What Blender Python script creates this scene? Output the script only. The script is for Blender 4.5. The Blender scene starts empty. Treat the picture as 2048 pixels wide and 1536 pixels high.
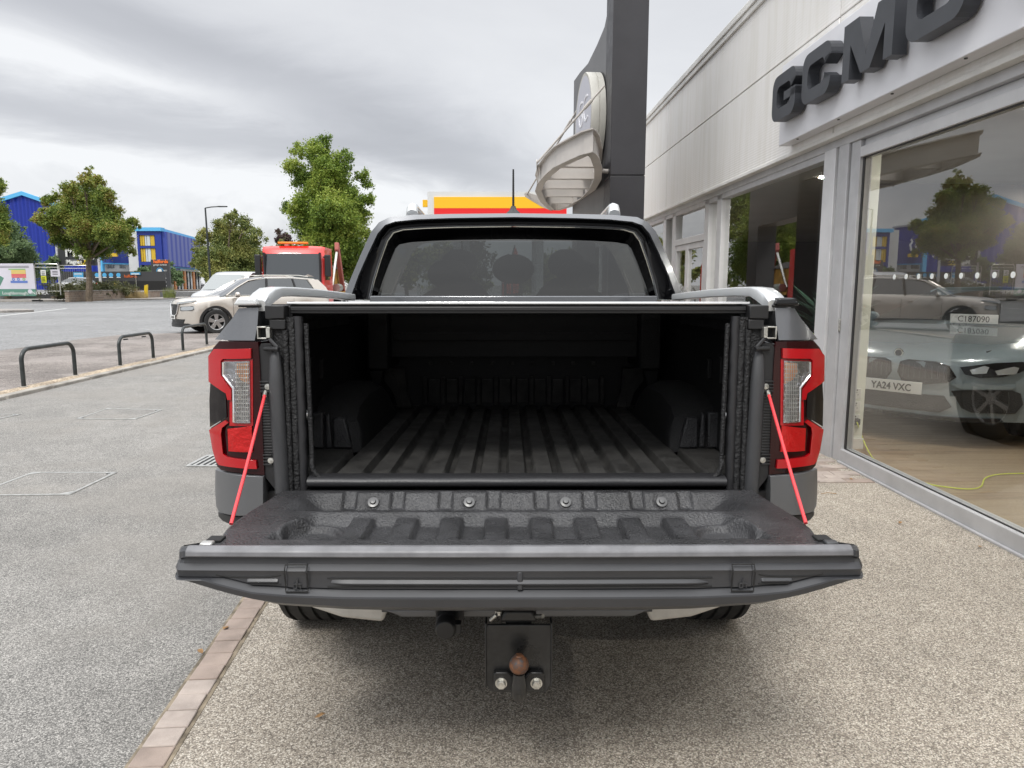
import bpy, bmesh, math, random
import numpy as np
from mathutils import Vector, Matrix, Euler
random.seed(7); rad=math.radians; PI=math.pi
SC=bpy.context.scene; COL=SC.collection
# ---------------------------------------------------------------- camera
CH=1.45; PITCH=rad(8.02); FPX=1420.0
cam=bpy.data.cameras.new("camera"); camo=bpy.data.objects.new("camera",cam); COL.objects.link(camo)
camo.location=(0,0,CH); camo.rotation_euler=(rad(90)-PITCH,0,0)
cam.sensor_width=36; cam.lens=36*FPX/2048; cam.clip_end=1500; cam.clip_start=.05
SC.camera=camo
SC.view_settings.view_transform='Standard'; SC.view_settings.look='None'
SC.view_settings.exposure=0.80; SC.view_settings.gamma=1.0; SC.view_settings.use_curve_mapping=False
try:
    SC.cycles.max_bounces=8; SC.cycles.transparent_max_bounces=16; SC.cycles.glossy_bounces=4; SC.cycles.transmission_bounces=6
    SC.cycles.caustics_reflective=False; SC.cycles.caustics_refractive=False
except Exception: pass
# ---------------------------------------------------------------- world
class NT:
    def __init__(s,nt): s.nt=nt
    def n(s,t,**k):
        x=s.nt.nodes.new(t)
        for a,b in k.items(): setattr(x,a,b)
        return x
    def set(s,inp,v):
        if isinstance(v,bpy.types.NodeSocket): s.nt.links.new(v,inp)
        elif v is not None: inp.default_value=v
    def m(s,op,a,b=None,c=None,clamp=False):
        x=s.n('ShaderNodeMath',operation=op,use_clamp=clamp)
        for i,v in enumerate((a,b,c)):
            if v is not None: s.set(x.inputs[i],v)
        return x.outputs[0]
    def mr(s,v,a,b,c=0.,d=1.,smooth=True):
        x=s.n('ShaderNodeMapRange'); x.interpolation_type='SMOOTHSTEP' if smooth else 'LINEAR'
        for i,q in enumerate((v,a,b,c,d)): s.set(x.inputs[i],q)
        return x.outputs[0]
    def mix(s,f,a,b):
        x=s.n('ShaderNodeMix',data_type='RGBA')
        s.set(x.inputs[0],f); s.set(x.inputs[6],a if not isinstance(a,tuple) else (*a,1)[:4]); s.set(x.inputs[7],b if not isinstance(b,tuple) else (*b,1)[:4])
        return x.outputs[2]
    def noise(s,vec,scale,detail=4,rough=.5,dist=0.):
        x=s.n('ShaderNodeTexNoise'); x.inputs['Scale'].default_value=scale; x.inputs['Detail'].default_value=detail
        x.inputs['Roughness'].default_value=rough; x.inputs['Distortion'].default_value=dist
        if vec is not None: s.nt.links.new(vec,x.inputs['Vector'])
        return x.outputs[0]
    def comb(s,x,y,z):
        c=s.n('ShaderNodeCombineXYZ')
        for i,q in enumerate((x,y,z)): s.set(c.inputs[i],q)
        return c.outputs[0]
    def ramp(s,f,stops,const=False):
        r=s.n('ShaderNodeValToRGB'); e=r.color_ramp
        if const: e.interpolation='CONSTANT'
        while len(e.elements)<len(stops): e.elements.new(.5)
        for el,(p,c) in zip(e.elements,stops): el.position=p; el.color=(*c,1)
        s.set(r.inputs[0],f); return r.outputs[0]
SUN_EL=rad(52); SUN_AZ=rad(200)
w=bpy.data.worlds.new("World"); SC.world=w; w.use_nodes=True; w.node_tree.nodes.clear(); N=NT(w.node_tree)
tc=N.n('ShaderNodeTexCoord'); sp=N.n('ShaderNodeSeparateXYZ'); w.node_tree.links.new(tc.outputs['Generated'],sp.inputs[0])
sx,sy,sz=sp.outputs
den=N.m('ADD',N.m('MAXIMUM',sz,0.0),.14)
px_=N.m('DIVIDE',sx,den); py_=N.m('DIVIDE',sy,den)
# high cloud sheet, drawn out in streaks
rx_=N.m('ADD',N.m('MULTIPLY',px_,.85),N.m('MULTIPLY',py_,.5)); ry_=N.m('SUBTRACT',N.m('MULTIPLY',py_,.85),N.m('MULTIPLY',px_,.5))
n1=N.noise(N.comb(N.m('MULTIPLY',rx_,.35),ry_,3.1),.55,5,.5,.3)
n2=N.noise(N.comb(px_,py_,9.),1.5,7,.6,.5)
n3=N.noise(tc.outputs['Generated'],9.0,7,.62,.4)
yp=N.m('MAXIMUM',sy,.05); tx=N.m('DIVIDE',sx,yp); tz=N.m('DIVIDE',sz,yp); front=N.mr(sy,.1,.5)
wob=N.m('MULTIPLY',N.m('SUBTRACT',n2,.5),.10)
def band(x0,z0,x1,z1,wd):   # a long cloud bank lying along a line of the sky
    k=(z1-z0)/(x1-x0)
    d=N.m('ADD',N.m('SUBTRACT',tz,N.m('ADD',N.m('MULTIPLY',N.m('SUBTRACT',tx,x0),k),z0)),wob)
    q=N.m('DIVIDE',d,wd); return N.m('MULTIPLY',N.m('EXPONENT',N.m('MULTIPLY',N.m('MULTIPLY',q,q),-1.)),front)
dark=N.m('MULTIPLY',band(-.68,.40,-.02,.165,.05),N.mr(tx,.25,-.1))
dark2=N.m('MULTIPLY',band(-.6,.235,-.1,.165,.032),N.mr(tx,.05,-.25))
brt=N.m('MULTIPLY',band(-.72,.325,-.1,.185,.022),N.mr(tx,-.2,-.6))
brt2=N.m('MULTIPLY',band(-.6,.175,-.15,.115,.022),N.mr(tx,.1,-.2))
low=N.mr(N.m('ADD',tz,N.m('MULTIPLY',N.m('SUBTRACT',n3,.5),.12)),.13,.02)
g=N.mr(n1,.36,.66)
val=N.m('ADD',.535,N.m('MULTIPLY',g,.08))
val=N.m('SUBTRACT',val,N.m('MULTIPLY',dark,.145)); val=N.m('SUBTRACT',val,N.m('MULTIPLY',dark2,.14))
val=N.m('ADD',val,N.m('MULTIPLY',brt,.13)); val=N.m('ADD',val,N.m('MULTIPLY',brt2,.13))
val=N.m('ADD',val,N.m('MULTIPLY',N.m('SUBTRACT',n2,.5),.10))
puff=N.m('MULTIPLY',N.m('MULTIPLY',N.m('SUBTRACT',n3,.5),.75),N.mr(tz,.16,.05))
val=N.m('ADD',val,puff)
val=N.m('MULTIPLY',N.m('MINIMUM',N.m('MAXIMUM',val,.24),.66),N.mr(sz,.42,.85,.86,2.9))
cc=N.mix(N.mr(val,.30,.60),(.92,.94,1.0),(.97,.982,1.))
vm=N.n('ShaderNodeVectorMath',operation='SCALE'); w.node_tree.links.new(cc,vm.inputs[0]); N.set(vm.inputs['Scale'],val)
sky=N.n('ShaderNodeTexSky'); sky.sky_type='NISHITA'; sky.sun_disc=False; sky.sun_elevation=SUN_EL; sky.sun_rotation=SUN_AZ
b1=N.n('ShaderNodeBackground'); b1.inputs[1].default_value=.08; w.node_tree.links.new(sky.outputs[0],b1.inputs[0])
b2=N.n('ShaderNodeBackground'); b2.inputs[1].default_value=1.0; w.node_tree.links.new(vm.outputs[0],b2.inputs[0])
mx=N.n('ShaderNodeMixShader'); mx.inputs[0].default_value=.94
w.node_tree.links.new(b1.outputs[0],mx.inputs[1]); w.node_tree.links.new(b2.outputs[0],mx.inputs[2])
wo=N.n('ShaderNodeOutputWorld'); w.node_tree.links.new(mx.outputs[0],wo.inputs[0])
# ---------------------------------------------------------------- sun through cloud
sl=bpy.data.lights.new("sun",'SUN'); sl.energy=1.1; sl.angle=rad(14); sl.color=(1,.97,.92)
so=bpy.data.objects.new("sun",sl); COL.objects.link(so)
sd=Vector((math.sin(SUN_AZ)*math.cos(SUN_EL),math.cos(SUN_AZ)*math.cos(SUN_EL),math.sin(SUN_EL)))
so.rotation_euler=sd.to_track_quat('Z','Y').to_euler()
# ---------------------------------------------------------------- measuring helpers
def ray(u,v):
    a=(u-1024)/FPX; b=(v-768)/FPX
    return Vector((a,math.cos(PITCH)-b*math.sin(PITCH),-(math.sin(PITCH)+b*math.cos(PITCH))))
EYE=Vector((0,0,CH))
class Fr:           # a local frame: surveyed points are read off on one of its planes
    def __init__(s,loc,rx=0,rz=0): s.loc=Vector(loc); s.e=Euler((rx,0,rz)); s.R=s.e.to_matrix(); s.Ri=s.R.transposed()
    def on(s,u,v,ax,val):
        o=s.Ri@(EYE-s.loc); d=s.Ri@ray(u,v); t=(val-o[ax])/d[ax]; return o+d*t
WF=Fr((0,0,0))
def W(u,v,Y): return WF.on(u,v,1,Y)
# ---------------------------------------------------------------- materials
def mat(name,col,rough=.5,metal=0.,bump=None,var=None,spec=.5,coat=0.,emit=None,trans=None,coord='Object',rvar=0.):
    m=bpy.data.materials.new(name); m.use_nodes=True; t=m.node_tree; n=NT(t)
    p=t.nodes['Principled BSDF']; p.inputs['Base Color'].default_value=(*col,1); p.inputs['Roughness'].default_value=rough
    p.inputs['Metallic'].default_value=metal; p.inputs['Specular IOR Level'].default_value=spec; p.inputs['Coat Weight'].default_value=coat
    p.inputs['Coat Roughness'].default_value=.04
    tcn=n.n('ShaderNodeTexCoord').outputs[coord]
    if var:
        sc,am=var[0],var[1]; f=n.noise(tcn,sc,6,.6); f=n.mr(f,.3,.7,0,1)
        dk=tuple(c*(1-am) for c in col); lt=tuple(min(1,c*(1+am)) for c in col)
        t.links.new(n.mix(f,dk,lt),p.inputs['Base Color'])
    if rvar: t.links.new(n.mr(n.noise(tcn,9,5,.6),.3,.7,max(.02,rough-rvar),min(1,rough+rvar)),p.inputs['Roughness'])
    if bump:
        f=n.noise(tcn,bump[0],3,.6); b=n.n('ShaderNodeBump'); b.inputs['Strength'].default_value=bump[1]; b.inputs['Distance'].default_value=bump[2] if len(bump)>2 else .002
        t.links.new(f,b.inputs['Height']); t.links.new(b.outputs[0],p.inputs['Normal'])
    if emit: p.inputs['Emission Color'].default_value=(*emit[0],1); p.inputs['Emission Strength'].default_value=emit[1]
    if trans: p.inputs['Transmission Weight'].default_value=trans
    return m
def glassmat(name,tint,ior=1.6,gl=1.0,rough=0.,bumpy=0):
    m=bpy.data.materials.new(name); m.use_nodes=True; t=m.node_tree; t.nodes.clear(); n=NT(t)
    tr=n.n('ShaderNodeBsdfTransparent'); tr.inputs[0].default_value=(*tint,1)
    g=n.n('ShaderNodeBsdfGlossy'); g.inputs['Color'].default_value=(gl,gl,gl,1); g.inputs['Roughness'].default_value=rough
    lw=n.n('ShaderNodeLayerWeight'); lw.inputs[0].default_value=.5
    f0=((ior-1)/(ior+1))**2*2
    k=n.m('POWER',lw.outputs['Facing'],4.0); f=n.m('ADD',f0,n.m('MULTIPLY',k,1-f0))
    if bumpy:
        b=n.n('ShaderNodeBump'); b.inputs['Strength'].default_value=bumpy; b.inputs['Distance'].default_value=.01
        t.links.new(n.noise(n.n('ShaderNodeTexCoord').outputs['Object'],1.6,2,.4),b.inputs['Height']); t.links.new(b.outputs[0],g.inputs['Normal'])
    mxn=n.n('ShaderNodeMixShader'); t.links.new(f,mxn.inputs[0]); t.links.new(tr.outputs[0],mxn.inputs[1]); t.links.new(g.outputs[0],mxn.inputs[2])
    o=n.n('ShaderNodeOutputMaterial'); t.links.new(mxn.outputs[0],o.inputs[0]); return m
def stones(name,scale,stops,big,bigamt,rough=.85,bs=.45,tint=None,fines=None):
    m=bpy.data.materials.new(name); m.use_nodes=True; t=m.node_tree; n=NT(t); p=t.nodes['Principled BSDF']; p.inputs['Roughness'].default_value=rough
    tcn=n.n('ShaderNodeTexCoord').outputs['Object']
    wv=n.n('ShaderNodeVectorMath',operation='ADD'); nz=n.n('ShaderNodeTexNoise'); nz.inputs['Scale'].default_value=scale*.8; t.links.new(tcn,nz.inputs['Vector'])
    sc=n.n('ShaderNodeVectorMath',operation='SCALE'); sc.inputs['Scale'].default_value=.6/scale; t.links.new(nz.outputs[1],sc.inputs[0])
    t.links.new(tcn,wv.inputs[0]); t.links.new(sc.outputs[0],wv.inputs[1])
    v=n.n('ShaderNodeTexVoronoi'); v.inputs['Scale'].default_value=scale; t.links.new(wv.outputs[0],v.inputs['Vector'])
    s=n.n('ShaderNodeSeparateColor'); t.links.new(v.outputs['Color'],s.inputs[0])
    c=n.ramp(s.outputs[0],stops)
    edge=n.mr(v.outputs['Distance'],.35,.75,1.,.62)
    bg=n.mr(n.noise(tcn,big,5,.6),.3,.7,1-bigamt,1+bigamt)
    md=n.mr(n.noise(tcn,big*9,5,.65),.3,.7,1-bigamt*.8,1+bigamt*.8)
    k=n.m('MULTIPLY',n.m('MULTIPLY',edge,bg),md)
    sc2=n.n('ShaderNodeVectorMath',operation='SCALE'); t.links.new(c,sc2.inputs[0]); t.links.new(k,sc2.inputs['Scale'])
    out=sc2.outputs[0]
    if tint: out=n.mix(n.mr(n.noise(tcn,.7,4,.6),.45,.62,0,tint[1]),out,tint[0])
    t.links.new(out,p.inputs['Base Color'])
    b=n.n('ShaderNodeBump'); b.inputs['Strength'].default_value=bs; b.inputs['Distance'].default_value=.4/scale; b.invert=True
    t.links.new(v.outputs['Distance'],b.inputs['Height']); t.links.new(b.outputs[0],p.inputs['Normal']); return m
M={}
M['resin']=stones('resin_gravel',215,[(0,(.15,.13,.108)),(.2,(.24,.205,.17)),(.5,(.38,.335,.275)),(.8,(.50,.45,.38)),(1,(.68,.63,.55))],.5,.10)
M['tarmac']=stones('forecourt_tarmac',240,[(0,(.095,.092,.086)),(.3,(.175,.167,.156)),(.65,(.275,.265,.247)),(1,(.46,.44,.41))],.35,.13,tint=((.20,.185,.165),.42))
M['road']=stones('road_asphalt',70,[(0,(.10,.10,.10)),(.5,(.24,.24,.24)),(1,(.42,.42,.42))],.18,.12)
M['pave']=stones('pavement_tarmac',90,[(0,(.07,.06,.055)),(.5,(.19,.165,.15)),(1,(.36,.32,.29))],.5,.22,tint=((.30,.27,.25),.5))
M['farpave']=stones('far_pavement',30,[(0,(.25,.23,.21)),(1,(.42,.39,.36))],.3,.12)
M['sand']=stones('sand_gravel',60,[(0,(.16,.12,.08)),(.5,(.42,.33,.23)),(1,(.62,.52,.40))],2.,.25)
M['kerb']=mat('kerb_concrete',(.30,.28,.25),.9,var=(3,.3),bump=(120,.4))
M['brick']=mat('brindle_block',(.30,.24,.205),.85,var=(5,.22),bump=(260,.6,.003))
M['brick2']=mat('brindle_block_light',(.37,.315,.28),.85,var=(7,.22),bump=(260,.6,.003))
M['joint']=mat('moss_joint',(.20,.165,.12),.95,var=(12,.5))
M['paint']=mat('white_road_paint',(.62,.62,.60),.7,var=(9,.25))
M['steeltrim']=mat('galvanised_edge',(.52,.52,.50),.38,.7,var=(20,.2))
M['grey_paint']=mat('gunmetal_paint',(.15,.155,.165),.22,.55,coat=1.0,var=(900,.12))
M['bumper']=mat('bumper_grey_paint',(.115,.118,.124),.36,.2,coat=.3,rvar=.05)
M['gateskin']=mat('satin_grey_trim',(.038,.039,.043),.38,bump=(500,.10,.0008),var=(4,.10),rvar=.07)
M['gatelip']=mat('pale_grey_lip',(.15,.15,.158),.42,var=(14,.18),rvar=.09)
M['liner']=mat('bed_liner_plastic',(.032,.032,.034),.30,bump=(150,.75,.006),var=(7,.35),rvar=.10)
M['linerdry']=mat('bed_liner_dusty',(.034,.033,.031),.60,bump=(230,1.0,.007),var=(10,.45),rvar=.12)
M['linershade']=mat('bed_liner_shaded',(.012,.012,.0125),.55,bump=(150,.6,.005),spec=.25)  # liner plastic again, darkened to paint in the shade inside the bed
M['linerjamb']=mat('jamb_liner_plastic',(.018,.018,.019),.5,bump=(120,1.0,.008),spec=.4)
M['boltd']=mat('dark_bolt',(.10,.10,.10),.35,.6)
M['seal']=mat('rubber_seal',(.022,.022,.024),.42,bump=(150,.25,.003))
M['blk']=mat('black_plastic',(.015,.015,.016),.42,rvar=.06)
M['blkgloss']=mat('gloss_black',(.005,.005,.006),.05,coat=.2,spec=.35)
M['dark']=mat('dark_underbody',(.012,.012,.012),.8)
M['jambgrey']=mat('jamb_grey_strip',(.05,.051,.054),.42,rvar=.08)
M['silver']=mat('satin_silver_rail',(.74,.76,.77),.28,.35,coat=.5)
M['alu']=mat('bright_aluminium',(.85,.85,.85),.16,1.0)
M['chrome']=mat('chrome',(.85,.85,.85),.06,1.0)
M['steel']=mat('zinc_steel',(.55,.54,.50),.35,.9,var=(60,.3))
M['tyre']=mat('tyre_rubber',(.020,.020,.020),.75,bump=(60,.3,.003),var=(20,.3))
M['alloy']=mat('alloy_wheel',(.5,.5,.5),.3,.9)
M['towblack']=mat('tow_black_enamel',(.018,.018,.018),.34,var=(18,.5),rvar=.10)
M['pale']=mat('pale_silencer_shield',(.52,.50,.46),.6,.1,var=(9,.15))
M['cable']=mat('red_cable_sleeve',(.72,.05,.06),.35)
M['tint']=glassmat('tinted_glass',(.10,.108,.112),1.60,.95)
M['clearglass']=glassmat('windscreen_glass',(.75,.80,.78),1.5,.9)
M['screen']=mat('pale_windscreen',(.16,.18,.18),.06,coat=1.,spec=1.)
M['shopglass']=glassmat('shop_glass',(.91,.93,.92),1.76,.95,bumpy=.012)
M['carglass']=mat('car_glass_dark',(.03,.036,.04),.04,coat=1.0,spec=1.0)
def rust():
    m=mat('rusty_ball_steel',(.2,.08,.03),.6,.3); t=m.node_tree; n=NT(t); p=t.nodes['Principled BSDF']
    f=n.noise(n.n('ShaderNodeTexCoord').outputs['Object'],45,5,.6)
    t.links.new(n.ramp(f,[(.40,(.07,.07,.075)),(.50,(.13,.062,.035)),(.66,(.24,.10,.045))]),p.inputs['Base Color']); return m
M['rust']=rust()
def lens(name,col,alpha,rough=.04):
    m=bpy.data.materials.new(name); m.use_nodes=True; t=m.node_tree; t.nodes.clear(); n=NT(t)
    tr=n.n('ShaderNodeBsdfTransparent'); tr.inputs[0].default_value=(*col,1)
    p=n.n('ShaderNodeBsdfPrincipled'); p.inputs['Base Color'].default_value=(*[c*.8 for c in col],1); p.inputs['Roughness'].default_value=rough; p.inputs['Coat Weight'].default_value=1
    mxn=n.n('ShaderNodeMixShader'); mxn.inputs[0].default_value=alpha; t.links.new(tr.outputs[0],mxn.inputs[1]); t.links.new(p.outputs[0],mxn.inputs[2])
    o=n.n('ShaderNodeOutputMaterial'); t.links.new(mxn.outputs[0],o.inputs[0]); return m
M['redlens']=mat('red_lamp_lens',(.42,.001,.006),.07,coat=.6,spec=.5,bump=(180,.12,.002))
M['deepred']=mat('dark_red_lamp_lens',(.022,.001,.002),.06,coat=.15,spec=.35)
M['clearlens']=glassmat('clear_lamp_lens',(.92,.92,.92),1.5,1.0)
M['reflector']=mat('lamp_reflector',(.50,.50,.52),.16,1.0,bump=(45,.6,.012))
M['amber']=mat('amber_bulb',(.85,.30,.05),.3,.3,bump=(75,.8,.01))
M['brightred']=mat('bright_red_reflector',(.55,.006,.006),.16,.35,bump=(38,.6,.012),coat=.4)
# ---------------------------------------------------------------- mesh building
class MB:
    def __init__(s): s.v=[]; s.f=[]; s.mi=[]
    def add(s,vs,fs,mi=0):
        b=len(s.v); s.v+= [tuple(x) for x in vs]; s.f+=[tuple(b+i for i in f) for f in fs]; s.mi+=[mi]*len(fs); return s
    def box(s,x0,x1,y0,y1,z0,z1,mi=0,M4=None):
        v=[(x0,y0,z0),(x1,y0,z0),(x1,y1,z0),(x0,y1,z0),(x0,y0,z1),(x1,y0,z1),(x1,y1,z1),(x0,y1,z1)]
        if M4 is not None: v=[M4@Vector(q) for q in v]
        return s.add(v,[(0,3,2,1),(4,5,6,7),(0,1,5,4),(1,2,6,5),(2,3,7,6),(3,0,4,7)],mi)
    def prism(s,pts,a,b,plane='xz',mi=0):
        def q(p,c): return (p[0],c,p[1]) if plane=='xz' else ((c,p[0],p[1]) if plane=='yz' else (p[0],p[1],c))
        n=len(pts); v=[q(p,a) for p in pts]+[q(p,b) for p in pts]
        return s.add(v,[tuple(range(n)),tuple(range(2*n-1,n-1,-1))]+[(i,i+n,(i+1)%n+n,(i+1)%n) for i in range(n)],mi)
    def tube(s,pts,r,n=10,mi=0,caps=True,closed=False):
        pts=[Vector(p) for p in pts]; rings=[]; k=len(pts); up=None
        for i,p in enumerate(pts):
            if closed: t=pts[(i+1)%k]-pts[i-1]
            else: t=pts[min(i+1,k-1)]-pts[max(i-1,0)]
            t.normalize()
            if up is None: up=Vector((0,0,1)) if abs(t.z)<.9 else Vector((1,0,0))
            a=t.cross(up).normalized(); b=a.cross(t).normalized(); up=b
            rr=r[i] if isinstance(r,(list,tuple)) else r
            rings.append([p+a*math.cos(2*PI*j/n)*rr+b*math.sin(2*PI*j/n)*rr for j in range(n)])
        return s.loft(rings,mi,caps,closed)
    def loft(s,rings,mi=0,caps=True,closed=False,ring=True):
        n=len(rings[0]); v=[p for r in rings for p in r]; f=[]; k=len(rings)
        for i in range(k if closed else k-1):
            i2=(i+1)%k
            for j in range(n if ring else n-1):
                j2=(j+1)%n; f.append((i*n+j,i*n+j2,i2*n+j2,i2*n+j))
        if caps and not closed and ring: f.append(tuple(range(n-1,-1,-1))); f.append(tuple((k-1)*n+j for j in range(n)))
        return s.add(v,f,mi)
    def cyl(s,p0,p1,r0,r1=None,n=16,mi=0): return s.tube([p0,p1],[r0,r0 if r1 is None else r1],n,mi)
    def grid(s,fn,nu,nv,mi=0):
        v=[fn(i/nu,j/nv) for i in range(nu+1) for j in range(nv+1)]
        return s.add(v,[(i*(nv+1)+j,(i+1)*(nv+1)+j,(i+1)*(nv+1)+j+1,i*(nv+1)+j+1) for i in range(nu) for j in range(nv)],mi)
    def lathe(s,prof,axis='z',c=(0,0,0),n=28,mi=0):
        rings=[]
        for r,h in prof:
            ring=[]
            for j in range(n):
                a=2*PI*j/n; x,y=r*math.cos(a),r*math.sin(a)
                ring.append((c[0]+x,c[1]+y,c[2]+h) if axis=='z' else ((c[0]+h,c[1]+x,c[2]+y) if axis=='x' else (c[0]+x,c[1]+h,c[2]+y)))
            rings.append(ring)
        if prof[0][0]>1e-6 and prof[-1][0]>1e-6: return s.loft(rings,mi,False,True)
        return s.loft(rings,mi,True)
    def sphere(s,c,r,n=12,mi=0):
        rr=r if isinstance(r,(tuple,list)) else (r,r,r)
        rings=[[(c[0]+rr[0]*math.sin(PI*i/n)*math.cos(2*PI*j/(2*n)),c[1]+rr[1]*math.sin(PI*i/n)*math.sin(2*PI*j/(2*n)),c[2]+rr[2]*math.cos(PI*i/n)) for j in range(2*n)] for i in range(1,n)]
        return s.loft(rings,mi,True)
    def build(s,name,mats,parent=None,smooth=True,bevel=0,ang=35,fix=True,seg=2):
        me=bpy.data.meshes.new(name); me.from_pydata(s.v,[],s.f)
        for m_ in (mats if isinstance(mats,list) else [mats]): me.materials.append(M[m_] if isinstance(m_,str) else m_)
        me.polygons.foreach_set('material_index',s.mi)
        if fix:
            b=bmesh.new(); b.from_mesh(me); bmesh.ops.recalc_face_normals(b,faces=b.faces); b.to_mesh(me); b.free()
        return finish(me,name,parent,smooth,bevel,ang,seg)
def finish(me,name,parent,smooth=True,bevel=0,ang=35,seg=2):
    if smooth:
        me.polygons.foreach_set('use_smooth',[True]*len(me.polygons)); me.set_sharp_from_angle(angle=rad(ang))
    me.update(); o=bpy.data.objects.new(name,me); COL.objects.link(o)
    if parent: o.parent=parent
    if bevel:
        q=o.modifiers.new('bevel','BEVEL'); q.width=bevel; q.segments=seg; q.limit_method='ANGLE'; q.angle_limit=rad(40); q.harden_normals=False
    return o
def tag(o,label=None,cat=None,group=None,kind=None):
    if label: o['label']=label
    if cat: o['category']=cat
    if group: o['group']=group
    if kind: o['kind']=kind
    return o
def thing(name,label,cat,loc=(0,0,0),rz=0,rx=0,group=None):
    o=bpy.data.objects.new(name,None); COL.objects.link(o); o.location=loc; o.rotation_euler=(rx,0,rz); o.empty_display_size=.2
    return tag(o,label,cat,group)
def copy_tree(o,parent=None,loc=None,rz=None,label=None):
    c=o.copy(); COL.objects.link(c)
    if parent: c.parent=parent
    if loc is not None: c.location=loc
    if rz is not None: c.rotation_euler[2]=rz
    if label: c['label']=label
    for ch in list(o.children): copy_tree(ch,c)
    return c
def sheet(name,poly,dfn,thick,mats,parent,step=.05,bevel=0,off=0.,smooth=True,ang=40,tz=0,disp=None):
    """a panel traced in x,z, bent to depth dfn(x,z), with thickness behind it"""
    b=bmesh.new(); vs=[b.verts.new((p[0],0,p[1])) for p in poly]; b.faces.new(vs)
    xs=[p[0] for p in poly]; zs=[p[1] for p in poly]
    for ax,lo,hi in ((0,min(xs),max(xs)),(2,min(zs),max(zs))):
        k=math.ceil(lo/step)*step+1e-4
        while k<hi-1e-3:
            co=Vector((0,0,0)); co[ax]=k; no=Vector((0,0,0)); no[ax]=1
            bmesh.ops.bisect_plane(b,geom=b.verts[:]+b.edges[:]+b.faces[:],plane_co=co,plane_no=no); k+=step
    for v in b.verts: v.co.y=dfn(v.co.x,v.co.z)+off
    r=bmesh.ops.extrude_face_region(b,geom=b.faces[:])
    for v in [g for g in r['geom'] if isinstance(g,bmesh.types.BMVert)]: v.co.y+=thick
    bmesh.ops.recalc_face_normals(b,faces=b.faces)
    me=bpy.data.meshes.new(name); b.to_mesh(me); b.free()
    for m_ in (mats if isinstance(mats,list) else [mats]): me.materials.append(M[m_] if isinstance(m_,str) else m_)
    return finish(me,name,parent,smooth,bevel,ang)
def text(name,s,size,m,parent,org,xd,ud,ext=.004,align='LEFT',bold=0.,sx=1.):
    c=bpy.data.curves.new(name,'FONT'); c.body=s; c.size=size; c.extrude=ext; c.align_x=align; c.offset=bold; c.resolution_u=3
    t=bpy.data.objects.new(name,c); COL.objects.link(t); dg=bpy.context.evaluated_depsgraph_get(); me=bpy.data.meshes.new_from_object(t.evaluated_get(dg))
    bpy.data.objects.remove(t); xd=Vector(xd).normalized(); ud=Vector(ud).normalized(); zd=xd.cross(ud)
    Mx=Matrix(((xd.x*sx,ud.x,zd.x,org[0]),(xd.y*sx,ud.y,zd.y,org[1]),(xd.z*sx,ud.z,zd.z,org[2]),(0,0,0,1))); me.transform(Mx)
    me.materials.clear(); me.materials.append(M[m] if isinstance(m,str) else m); me.name=name
    o=bpy.data.objects.new(name,me); COL.objects.link(o); o.parent=parent; return o
def smst(x,a,b):
    t=max(0,min(1,(x-a)/(b-a))); return t*t*(3-2*t)
def mirr(p): return [(-x,z) for x,z in p]
def split_build(b,name,m,parent,**k):
    par=list(range(len(b.v)))
    def fd(a):
        while par[a]!=a: par[a]=par[par[a]]; a=par[a]
        return a
    for f in b.f:
        for q in f[1:]: par[fd(q)]=fd(f[0])
    gr={}
    for fi,f in enumerate(b.f): gr.setdefault(fd(f[0]),[]).append(fi)
    out=[]
    for r,fs in gr.items():
        c=MB(); mp={}
        for fi in fs:
            for q in b.f[fi]:
                if q not in mp: mp[q]=len(c.v); c.v.append(b.v[q])
            c.f.append(tuple(mp[q] for q in b.f[fi])); c.mi.append(b.mi[fi])
        out.append(c.build(name,m,parent,**k))
    return out
# ================================================================ GROUND
def flat(name,pts,z,m,thick=.004):
    b=MB(); b.prism(pts,z,z-thick,'xy'); return tag(b.build(name,m,smooth=False),kind='structure')
flat('ground',[(-400,-60),(400,-60),(400,700),(-400,700)],-.030,'tarmac',.02)
flat('road',[(-140,-40),(-11.2,-40),(-10.9,12),(-11.3,18.5),(-11.1,20.2),(-8.9,21.5),(-6.5,22.4),(4,22.7),(5,60),(2,110),(-30,140),(-60,140),(-30.5,84),(-33.5,66),(-40,58.5),(-60,56),(-140,50)],-.012,'road')
flat('pavement',[(-11.2,-40),(-10.9,12),(-11.3,18.5),(-11.1,20.2),(-8.9,21.5),(-7.25,22.1),(-6.95,15.5),(-6.82,8),(-6.9,-40)],.020,'pave',.05)
flat('gravel_strip',[(-6.9,-40),(-6.82,8),(-6.95,15.5),(-7.25,22.1),(-6.96,22.2),(-6.66,15.5),(-6.52,8),(-6.6,-40)],.030,'sand',.06)
kb=MB()
kp=[(-6.55,-40),(-6.47,8),(-6.61,15.5),(-6.92,22.2)]
for i in range(len(kp)-1):
    (x0,y0),(x1,y1)=kp[i],kp[i+1]; n=max(2,int((y1-y0)/.92))
    for j in range(n):
        a=j/n; b_=(j+1)/n-.006
        ya,yb=y0+(y1-y0)*a,y0+(y1-y0)*b_; xa,xb=x0+(x1-x0)*a,x0+(x1-x0)*b_
        kb.prism([(xa-.06,ya),(xa+.07,ya),(xb+.07,yb),(xb-.06,yb)],-.03,.045+.003*math.sin(j*2.1),'xy')
tag(kb.build('kerb','kerb',bevel=.012),kind='structure')
flat('forecourt',[(-6.6,-40),(-6.52,8),(-6.66,15.5),(-6.97,22.2),(-2.60,22.6),(-1.13,2.0),(-.69,-4),(1.88,-40)],-.002,'tarmac')
flat('resin_paving',[(-1.051,1.965),(-.625,-4),(1.95,-40),(12,-40),(12,22.6),(-2.526,22.6)],.0035,'resin')
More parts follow.
